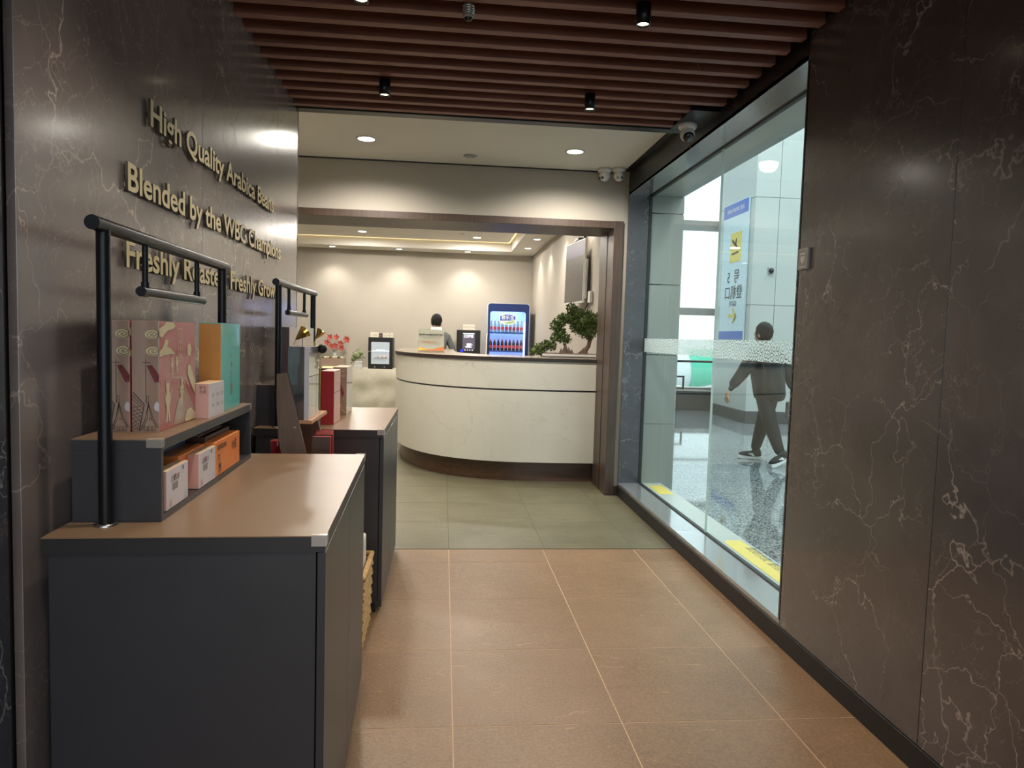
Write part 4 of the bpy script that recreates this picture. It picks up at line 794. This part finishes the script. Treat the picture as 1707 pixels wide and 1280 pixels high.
for k, (x, ww, hh, mt) in enumerate(((-.10, .14, .085, 'paper'), (.0, .06, .07, 'card_brown'), (.065, .055, .075, 'paper'), (.125, .05, .08, 'paper'), (.185, .055, .08, 'paper'))):
    t = thing('tea_packet', ['wide cream packet on the mini fridge, left end', 'dark brown packet in the row on the mini fridge', 'cream packet right of the brown one on the mini fridge', 'slim cream packet on the mini fridge, second from right', 'cream packet at the right end of the mini fridge top'][k], 'packet', (-1.065 + x - .01, 12.26, TH + h2_ + (.006 if x < .19 else .006)), group='packets on the mini fridge')
    MB().box(-ww / 2, ww / 2, 0, .05, 0, hh, bev=.002).obj('packet_body', mt, t); MB().box(-ww * .3, ww * .3, -.001, 0, hh * .4, hh * .5).obj('print', 'text_grey', t)
# plant, box, flowers on the table
pp = thing('potted_plant', 'small pale-leaved plant in a white pot on the cloth table', 'plant', (-1.44, 12.25, TH))
MB().box(-.075, .075, -.06, .06, 0, .06, bev=.008).box(-.065, .065, -.05, .05, .06, .12, bev=.006).obj('pot', 'ceramic', pp)
foliage(pp, [(-.03, 0, .21, .10, .08, .09), (.03, 0, .26, .07, .06, .06), (-.08, 0, .15, .06, .06, .06)], 16, .04, 'leaf_pale', seed=5)
ab = thing('acrylic_box', 'clear lidded display box of dried petals on the cloth table', 'box', (-2.02, 12.2, TH))
MB().box(-.36, .36, 0, .3, .0, .26, bev=.006).obj('clear_case', 'glass_clear', ab); MB().box(-.34, .34, .01, .29, .005, .16).obj('petals', 'gift_taupe', ab)
for k in range(14): MB().ell((-.3 + .046 * k, .04 + .02 * (k % 3), .175), (.03, .03, .014), 8, 5).obj('petal', 'gift_cream' if k % 3 else 'bark', ab)
rf = thing('red_flowers', 'spray of red paper flowers above the clear display box', 'flowers', (-1.9, 12.62, TH))
MB().lathe((0, 0, 0), [(.001, 0), (.05, 0), (.06, .12), (.035, .22), (.04, .26)], 16).obj('vase', 'ceramic', rf)
for k in range(9):
    a = k * .75; c_ = Vector((-.13 + .045 * k + .02 * math.sin(k * 3), .03 * math.cos(a), .42 + .10 * math.sin(k * 1.9)))
    MB().tube([(0, 0, .24), (c_.x * .5, c_.y, .34), c_], .003, 5).obj('stem', 'bark', rf); mb = MB()
    for p in range(5):
        an = 2 * PI * p / 5 + k; d = Vector((math.cos(an), -.3, math.sin(an))); q = Vector((-math.sin(an), 0, math.cos(an))); L_ = .062
        mb.add([c_, c_ + d * L_ * .5 + q * .02, c_ + d * L_, c_ + d * L_ * .5 - q * .02], [(0, 1, 2, 3)])
    mb.obj('flower_head', 'petal_red', rf)
# coffee machine
cm = thing('coffee_machine', 'black touchscreen coffee machine on the cloth table behind the counter', 'coffee machine', (.425, 12.2, TH))
MB().box(-.2, .2, 0, .45, 0, .705, bev=.01).obj('body', 'black', cm); MB().box(-.105, .105, -.003, 0, .375, .655).obj('screen', 'screen_violet', cm)
MB().box(-.098, .098, -.0045, -.003, .638, .65).obj('status_bar', 'screen_cup_glow', cm)
text('COFFEE', .07, 'screen_cup_glow', frame((0, -.0045, .575), (1, 0, 0), (0, 0, 1)), cm, ext=.0005, off=.002, sx=.68)
cf = frame((0, -.004, 0), (1, 0, 0), (0, 0, 1))
flat(cm, [(-.035, .475), (.04, .475), (.037, .435), (.02, .415), (-.015, .415), (-.032, .435)], 'screen_cup_glow', cf, 'cup_picture'); stroke(cm, [(.04, .468), (.06, .465), (.06, .445), (.038, .44)], .006, 'screen_cup_glow', cf, 'cup_picture'); flat(cm, [(-.065, .42), (.065, .42), (.04, .402), (-.04, .402)], 'screen_cup_glow', cf, 'cup_picture')
for k in range(4): MB().box(-.06 + .042 * k - .011, -.06 + .042 * k + .011, -.005, -.002, .352, .366, bev=.003).obj('button', 'screen_cup_glow', cm)
MB().box(-.14, -.09, -.004, 0, .325, .37).obj('blue_icon', 'blue_led_print', cm)
cdd = thing('tent_card', 'small cream card standing on top of the coffee machine', 'card', (.43, 12.3, TH + .706)); MB().box(-.105, .105, 0, .004, 0, .095).obj('card', 'paper', cdd); text('自助咖啡 免费品尝', .026, 'text_grey', frame((0, -.0008, .04), (1, 0, 0), (0, 0, 1)), cdd, ext=0)
MB().box(-.105, .105, .004, .03, 0, .004).obj('foot', 'paper', cdd)
# showcase fridge
fx, fw, fd = 1.095, .355, .60; FY = 12.10
sf = thing('showcase_fridge', 'tall upright drinks fridge glowing blue in the far corner', 'fridge', (fx, FY, 0)); HT = 1.925
def rrect(x0, x1, z0, z1, r, n=6):
    pts = []
    for cx2, cz2, a0 in ((x1 - r, z1 - r, 0), (x0 + r, z1 - r, PI / 2), (x0 + r, z0 + r, PI), (x1 - r, z0 + r, 1.5 * PI)):
        pts += [(cx2 + r * math.cos(a0 + PI / 2 * i / n), cz2 + r * math.sin(a0 + PI / 2 * i / n)) for i in range(n + 1)]
    return pts
def framering(out, inn, y0, y1, name, mat, parent):
    n = len(out); mb = MB(); V_ = lambda p, y: (p[0], y, p[1])
    for i in range(n):
        j = (i + 1) % n
        mb.add([V_(out[i], y0), V_(out[j], y0), V_(inn[j], y0), V_(inn[i], y0)], [(0, 1, 2, 3)]); mb.add([V_(out[i], y1), V_(out[j], y1), V_(inn[j], y1), V_(inn[i], y1)], [(0, 1, 2, 3)])
        mb.add([V_(out[i], y0), V_(out[j], y0), V_(out[j], y1), V_(out[i], y1)], [(0, 1, 2, 3)]); mb.add([V_(inn[i], y0), V_(inn[j], y0), V_(inn[j], y1), V_(inn[i], y1)], [(0, 1, 2, 3)])
    return mb.obj(name, mat, parent)
framering(rrect(-fw, fw, .06, HT, .05), rrect(-fw + .02, fw - .02, .10, HT - .02, .045), .03, fd, 'body', 'fridge_body', sf)
MB().box(-fw + .02, fw - .02, fd - .03, fd, .1, HT - .03).obj('back_panel', 'fridge_back_glow', sf)
MB().box(-fw + .03, fw - .03, .05, fd - .05, 0, .06).obj('base', 'black', sf); MB().box(-fw + .01, fw - .01, .06, fd - .03, .06, .55).obj('compressor_box', 'blue_dark', sf)
df = framering(rrect(-fw, fw, .06, HT, .05), rrect(-fw + .04, fw - .06, .5, HT - .135, .04), 0, .03, 'door', 'blue_dark', sf)
framering(rrect(-fw - .006, fw + .006, .054, HT + .006, .055), rrect(-fw, fw, .06, HT, .05), -.004, .032, 'door_edge', 'fridge_body', df)
MB().box(-fw + .045, fw - .062, .012, .016, .5, HT - .13).obj('door_glass', 'glass_clear', df)
for x in (fw - .085,): MB().box(x, x + .022, .035, .055, .5, 1.62).obj('led_strip', 'led_blue', sf)
MB().box(-fw + .03, -fw + .04, .035, .055, .6, 1.62).obj('led_strip', 'led_blue', sf)
area('fridge lamp', (fx, FY + .3, HT - .10), .5, 5, (.6, .75, 1), shape='SQUARE')
MB().box(-fw - .03, -fw - .004, -.03, .0, 1.05, 1.4, bev=.006).obj('handle', 'plastic_white', df)
for z in (1.435, 1.12): MB().box(-fw + .03, fw - .06, .06, fd - .06, z - .012, z).box(-fw + .04, fw - .07, .05, .06, z - .022, z + .004, mi=1).obj('shelf', ['fridge_inner', 'blue_print'], sf)
# emblem: blue badge with white outline and green swoosh
lt = frame((0, -.0015, 0), (1, 0, 0), (0, 0, 1))
def badge(cx2, cz2, a, b_): return [(cx2 - a, cz2 + b_ * .55), (cx2 - a * .55, cz2 + b_ * .9), (cx2, cz2 + b_), (cx2 + a * .55, cz2 + b_ * .9), (cx2 + a, cz2 + b_ * .55), (cx2 + a, cz2 - b_ * .55), (cx2 + a * .5, cz2 - b_ * .95), (cx2, cz2 - b_), (cx2 - a * .5, cz2 - b_ * .95), (cx2 - a, cz2 - b_ * .55)]
flat(sf, badge(-.015, 1.66, .145, .092), 'plastic_white', lt, 'badge_border'); flat(sf, [(-.145, 1.71), (-.08, 1.735), (-.015, 1.74), (.05, 1.735), (.115, 1.71), (.115, 1.655), (.02, 1.64), (-.145, 1.635)], 'blue_print', lt, 'badge_field', z=.001)
flat(sf, [(-.09, 1.595), (-.01, 1.585), (.07, 1.60), (.115, 1.635), (.03, 1.618)], 'green_print', lt, 'green_swoosh', z=.001)
text('君乐宝', .075, 'plastic_white', frame((-.015, -.003, 1.662), (1, 0, 0), (0, 0, 1)), sf, 'badge_writing', ext=0, off=.0015)
bprof = [(.001, 0), (.027, 0), (.029, .01), (.029, .07), (.024, .09), (.028, .12), (.020, .15), (.011, .17), (.011, .19), (.001, .19)]
def bottle(loc, mat, label, grp):
    t = thing('drink_bottle', label, 'bottle', loc, 0, grp)
    MB().lathe((0, 0, 0), [(r * .95, z) for r, z in bprof], 12).obj('bottle_body', mat, t); MB().lathe((0, 0, .045), [(.0285, 0), (.0285, .05)], 12).obj('wrapper', 'label_red', t); MB().cyl((0, 0, .176), (0, 0, .194), .0125, n=10).obj('cap', 'label_red', t); return t
for row, (z, mat, lb) in enumerate(((1.12, 'cola', 'dark cola bottle with red wrapper on the lower fridge shelf, leftmost'), (1.435, 'bottle_blue', 'clear drink bottle with red label on the upper fridge shelf, leftmost'))):
    b0 = None
    for k in range(9):
        L_ = (fx - fw + .065 + k * .066, FY + .10, z + .0005)
        if b0 is None: b0 = bottle(L_, mat, lb, ('cola bottles on the lower fridge shelf', 'clear bottles on the upper fridge shelf')[row])
        else: copy_tree(b0, L_, label=b0['label'].replace('leftmost', ['second from left', 'third from left', 'fourth from left', 'in the very middle', 'fourth from right', 'third from right', 'second from right', 'rightmost'][k - 1]))
# television
tv = thing('television', 'thin wall television with grey screen on the right rear wall', 'television', (1.455, 7.93, 2.10)); tv.rotation_euler = (0, math.radians(.8), math.radians(6.5))
MB().box(-.012, .012, -.355, .355, -.345, .345, bev=.003).obj('frame', 'plastic_white', tv); MB().box(-.0135, -.012, -.342, .342, -.325, .335).obj('screen', 'tv_screen', tv)
MB().box(-.0145, -.0135, -.342, .342, .17, .335).obj('banner_bar', 'screen_violet', tv)
MB().box(.012, .03, -.2, .2, -.2, .25, bev=.006).obj('back_box', 'black', tv)
MB().box(-.0, .03, -.375, -.356, -.30, .12, bev=.003).obj('side_speaker', 'plastic_white', tv)
br = thing('television_bracket', 'black wall bracket with cable above the television', 'bracket', (1.535, 7.93, 2.47)); MB().box(-.08, .02, -.12, .12, -.01, .01).box(.0, .02, -.04, .04, -.3, .05).obj('arm', 'black_metal', br); MB().tube([(.0, -.38, -.35), (-.0, -.42, -.5), (-.0, -.40, -.72), (-.0, -.25, -.78)], .006, 6).obj('cable', 'black', br)
sk = thing('socket_box', 'white cable box on the wall below the television edge', 'socket', (1.54, 7.45, 1.80)); MB().box(-.02, .015, -.05, .05, -.05, .07, bev=.004).obj('housing', 'plastic_white', sk)

# yellow floor strip on outer ledge
ysr = thing('warning_strip', 'yellow warning sticker lying along the outside foot of the glass', 'sticker', (0, 0, .1185))
MB().prism([(1.775, 3.1), (1.775, 4.19), (1.80, 4.25), (1.90, 4.25), (1.90, 3.1)], 0, .001, 'z').obj('sticker', 'yellow', ysr)
text('小心玻璃 当心碰撞 请勿倚靠', .07, 'text_dark', frame((1.86, 3.66, .0012), (0, 1, 0), (1, 0, 0)), ysr, ext=0)
ys2 = thing('warning_strip', 'yellow warning sticker at the far end of the glass', 'sticker', (0, 0, .1185)); MB().box(1.78, 1.9, 5.55, 5.9, 0, .001).obj('sticker', 'yellow', ys2)

# ================================================================= PEOPLE
def skin(name, V_, E_, mat, parent, sub=2, root=0):
    me = bpy.data.meshes.new(name); me.from_pydata([v[:3] for v in V_], E_, []); o = bpy.data.objects.new(name, me); COL.objects.link(o)
    o.modifiers.new('s', 'SKIN'); 
    if not me.skin_vertices: bpy.context.view_layer.update()
    for i, v in enumerate(V_):
        r = v[3]; me.skin_vertices[0].data[i].radius = (r, r) if not hasattr(r, '__len__') else r
        me.skin_vertices[0].data[i].use_root = (i == root)
    sb_ = o.modifiers.new('b', 'SUBSURF'); sb_.levels = sub; sb_.render_levels = sub
    bpy.context.view_layer.update(); m2 = bpy.data.meshes.new_from_object(o.evaluated_get(bpy.context.evaluated_depsgraph_get())); bpy.data.objects.remove(o)
    for m_ in (mat if isinstance(mat, list) else [mat]): m2.materials.append(M[m_])
    for p in m2.polygons: p.use_smooth = True
    return link(name, m2, parent)
def head(parent, c, yaw, hair='hair', r=1.0, pitch=0):
    """c centre of head; yaw: direction the face points"""
    Mx = T(*c) @ Matrix.Rotation(yaw, 4, 'Z') @ Matrix.Rotation(pitch, 4, 'Y') @ Matrix.Scale(r, 4)
    # face looks along +x locally
    hm = MB().ell((0, 0, 0), (.092, .074, .112), 24, 16)
    hm.v = [(x * (1 - .12 * max(0, -z / .11)) + (.012 if z < -.03 and x > 0 else 0), y * (1 - .25 * max(0, -z / .11)), z) for x, y, z in hm.v]
    hm.prism([(.086, .012), (.108, -.018), (.088, -.026)], -.012, .012, 'y')
    for s_ in (-1, 1): hm.ell((-.005, s_ * .074, -.008), (.018, .009, .03), 10, 8)
    hm.tf(Mx).obj('head', 'skin', parent)
    for s_ in (-1, 1): MB().ell((.083, s_ * .03, .004), (.008, .012, .006), 10, 6).tf(Mx).obj('eye', 'black', parent)
    MB().ell((.084, 0, -.052), (.008, .024, .006), 10, 6).tf(Mx).obj('mouth', 'card_pink', parent)
    hh = MB().ell((-.012, 0, .022), (.097, .084, .108), 28, 18)
    rnd = random.Random(4)
    hh.v = [(x + rnd.uniform(-.003, .003), y + rnd.uniform(-.003, .003), z + rnd.uniform(-.003, .004)) if (x < .05 or z > .05) and not (z < -.075) else (x * .86, y * .8, max(z, -.08) if x < 0 else max(z, -.05)) for x, y, z in hh.v]
    hh.tf(Mx).obj('hair', hair, parent)
def hand(parent, wr, dirv, palm_n, r=1.0):
    d = Vector(dirv).normalized(); n_ = Vector(palm_n); n_ = (n_ - d * n_.dot(d)).normalized(); s_ = d.cross(n_); W0 = Vector(wr)
    V_ = [(*W0, .022), (*(W0 + d * .04), .026), (*(W0 + d * .075), .026)]; E_ = [(0, 1), (1, 2)]
    for k, (o_, L_) in enumerate(((-.028, .062), (-.009, .072), (.010, .068), (.028, .052))):
        b0 = len(V_); p = W0 + d * .08 + s_ * o_
        V_ += [(*p, .0095), (*(p + d * L_ * .55 + n_ * .012), .0085), (*(p + d * L_ * .85 + n_ * .035), .007)]; E_ += [(2, b0), (b0, b0 + 1), (b0 + 1, b0 + 2)]
    b0 = len(V_); p = W0 + d * .03 - s_ * .03
    V_ += [(*p, .012), (*(p + d * .03 - s_ * .018 + n_ * .012), .010), (*(p + d * .055 - s_ * .014 + n_ * .022), .008)]; E_ += [(1, b0), (b0, b0 + 1), (b0 + 1, b0 + 2)]
    return skin('hand', V_, E_, 'skin', parent, 1)
# passer-by seen through the window
ps = thing('person', 'person in a grey jacket and dark trousers walking past outside the glass', 'person', (0, 0, 0))
J = dict(pel=(3.70, 7.78, .83), sp=(3.69, 7.78, 1.0), ch=(3.67, 7.79, 1.18), nk=(3.65, 7.79, 1.33), nk2=(3.645, 7.79, 1.40), ls=(3.51, 7.71, 1.255), rs=(3.83, 7.87, 1.255),
         le=(3.37, 7.72, 1.02), lw=(3.245, 7.76, .82), re=(3.97, 7.80, 1.02), rw=(4.0, 7.68, .80), lh=(3.63, 7.73, .80), rh=(3.78, 7.82, .80),
         rk=(3.745, 7.93, .45), ra=(3.70, 8.02, .09), lk=(3.70, 7.64, .45), la=(3.765, 7.49, .13))
def jv(k, r): return (*J[k], r)
V_ = [jv('pel', (.13, .10)), jv('sp', (.125, .095)), jv('ch', (.14, .10)), jv('nk', .052), jv('nk2', .050), jv('ls', .06), jv('le', .045), jv('lw', .030), jv('rs', .06), jv('re', .045), jv('rw', .030), jv('lh', .11), jv('lk', .088), jv('la', .055), jv('rh', .11), jv('rk', .088), jv('ra', .055)]
E_ = [(0, 1), (1, 2), (2, 3), (3, 4), (2, 5), (5, 6), (6, 7), (2, 8), (8, 9), (9, 10), (0, 11), (11, 12), (12, 13), (0, 14), (14, 15), (15, 16)]
bd = skin('body', V_, E_, ['trousers', 'skin'], ps)
for p in bd.data.polygons:
    if p.center.z > 1.31: p.material_index = 1
hp = J['pel']
V_ = [(3.73, 7.78, .70, (.225, .16)), (3.73, 7.78, .78, (.245, .17)), (3.72, 7.78, 1.0, (.26, .17)), (3.69, 7.79, 1.18, (.235, .16)), (3.655, 7.79, 1.30, .075), jv('ls', .10), jv('le', .075), (3.26, 7.755, .86, .055), jv('rs', .10), jv('re', .078), (3.995, 7.70, .85, .06)]
E_ = [(0, 1), (1, 2), (2, 3), (3, 4), (3, 5), (5, 6), (6, 7), (3, 8), (8, 9), (9, 10)]
jk = skin('jacket', V_, E_, ['jacket', 'jacket_dark_reflection'], ps, root=2)
for p in jk.data.polygons:
    z = p.center.z
    if z > 1.16 or .79 < z < .80: p.material_index = 1  # dark yoke, and a hem stripe painting a reflection in the window glass
head(ps, (3.625, 7.785, 1.475), math.radians(118), r=1.08)
hand(ps, J['lw'], (-.25, .05, -.9), (1, .3, 0)); hand(ps, J['rw'], (.05, -.1, -.95), (-1, 0, 0))
def shoe(parent, an, yaw, pitch):
    Mx = T(*an) @ Matrix.Rotation(yaw, 4, 'Z') @ Matrix.Rotation(pitch, 4, 'Y')
    MB().ell((.05, 0, -.035), (.135, .05, .042), 20, 10).ell((-.02, 0, -.005), (.06, .045, .05), 16, 8).tf(Mx).obj('shoe', 'jacket', parent)
    mb = MB().prism([(-.088, -.045), (-.05, -.052), (.06, -.052), (.15, -.045), (.185, -.035), (.19, -.07), (.14, -.082), (-.08, -.082), (-.095, -.07)], -.045, .045, 'y'); mb.tf(Mx).obj('sole', 'rubber', parent)
    for y in (-.047, .047): MB().prism([(0, -.04), (.03, -.045), (.08, -.02), (.03, -.01)], y - .002, y + .002, 'y').tf(Mx).obj('side_mark', 'rubber', parent)
shoe(ps, (3.70, 8.02, .085), math.radians(165), 0); shoe(ps, (3.765, 7.49, .14), math.radians(195), math.radians(22))
bgx = thing('tote_bag', 'patterned grey bag carried by the person outside', 'bag', (4.02, 7.66, .52)); MB().box(-.13, .13, -.05, .05, 0, .20, bev=.02).obj('bag_body', 'text_grey', bgx); MB().tube([(-.08, 0, .19), (-.03, 0, .24), (.0, 0, .25), (.05, 0, .19)], .008, 6).obj('handle', 'black', bgx)
# staff behind the counter
st = thing('person', 'staff member in grey uniform with white collar bending behind the counter', 'person', (0, 0, 0))
sx0, sy0 = -.10, 10.4
V_ = [(sx0, sy0, .90, (.15, .11)), (sx0, sy0 + .02, 1.08, (.13, .10)), (sx0, sy0 + .06, 1.27, (.15, .11)), (sx0 - .01, sy0 + .10, 1.42, .055), (sx0 - .01, sy0 + .12, 1.46, .05), (sx0 - .17, sy0 + .06, 1.33, .06), (sx0 - .24, sy0 + .03, 1.10, .045), (sx0 - .2, sy0 + .22, 1.03, .03), (sx0 + .16, sy0 + .05, 1.33, .062), (sx0 + .245, sy0 + .02, 1.12, .048), (sx0 + .27, sy0 + .18, 1.04, .032),
      (sx0 - .09, sy0, .85, .09), (sx0 - .1, sy0, .46, .062), (sx0 - .1, sy0, .09, .045), (sx0 + .09, sy0, .85, .09), (sx0 + .1, sy0, .46, .062), (sx0 + .1, sy0, .09, .045)]
E_ = [(0, 1), (1, 2), (2, 3), (3, 4), (2, 5), (5, 6), (6, 7), (2, 8), (8, 9), (9, 10), (0, 11), (11, 12), (12, 13), (0, 14), (14, 15), (15, 16)]
b_ = skin('body', V_, E_, ['uniform', 'skin', 'trousers'], st)
for p in b_.data.polygons: p.material_index = 1 if p.center.z > 1.45 else 2 if p.center.z < .8 else 0
MB().lathe((sx0 - .01, sy0 + .10, 1.40), [(.10, -.03), (.088, .02), (.074, .075), (.068, .07), (.08, .0)], 20).obj('collar', 'shirt_white', st)
head(st, (sx0 - .01, sy0 + .13, 1.545), math.radians(70), r=.98, pitch=math.radians(15))
hand(st, (sx0 - .2, sy0 + .22, 1.03), (0, 1, -.2), (0, 0, -1)); hand(st, (sx0 + .27, sy0 + .18, 1.04), (.1, 1, -.2), (0, 0, -1))
for s_ in (-1, 1): shoe(st, (sx0 + s_ * .1, sy0, .085), math.radians(90), 0)
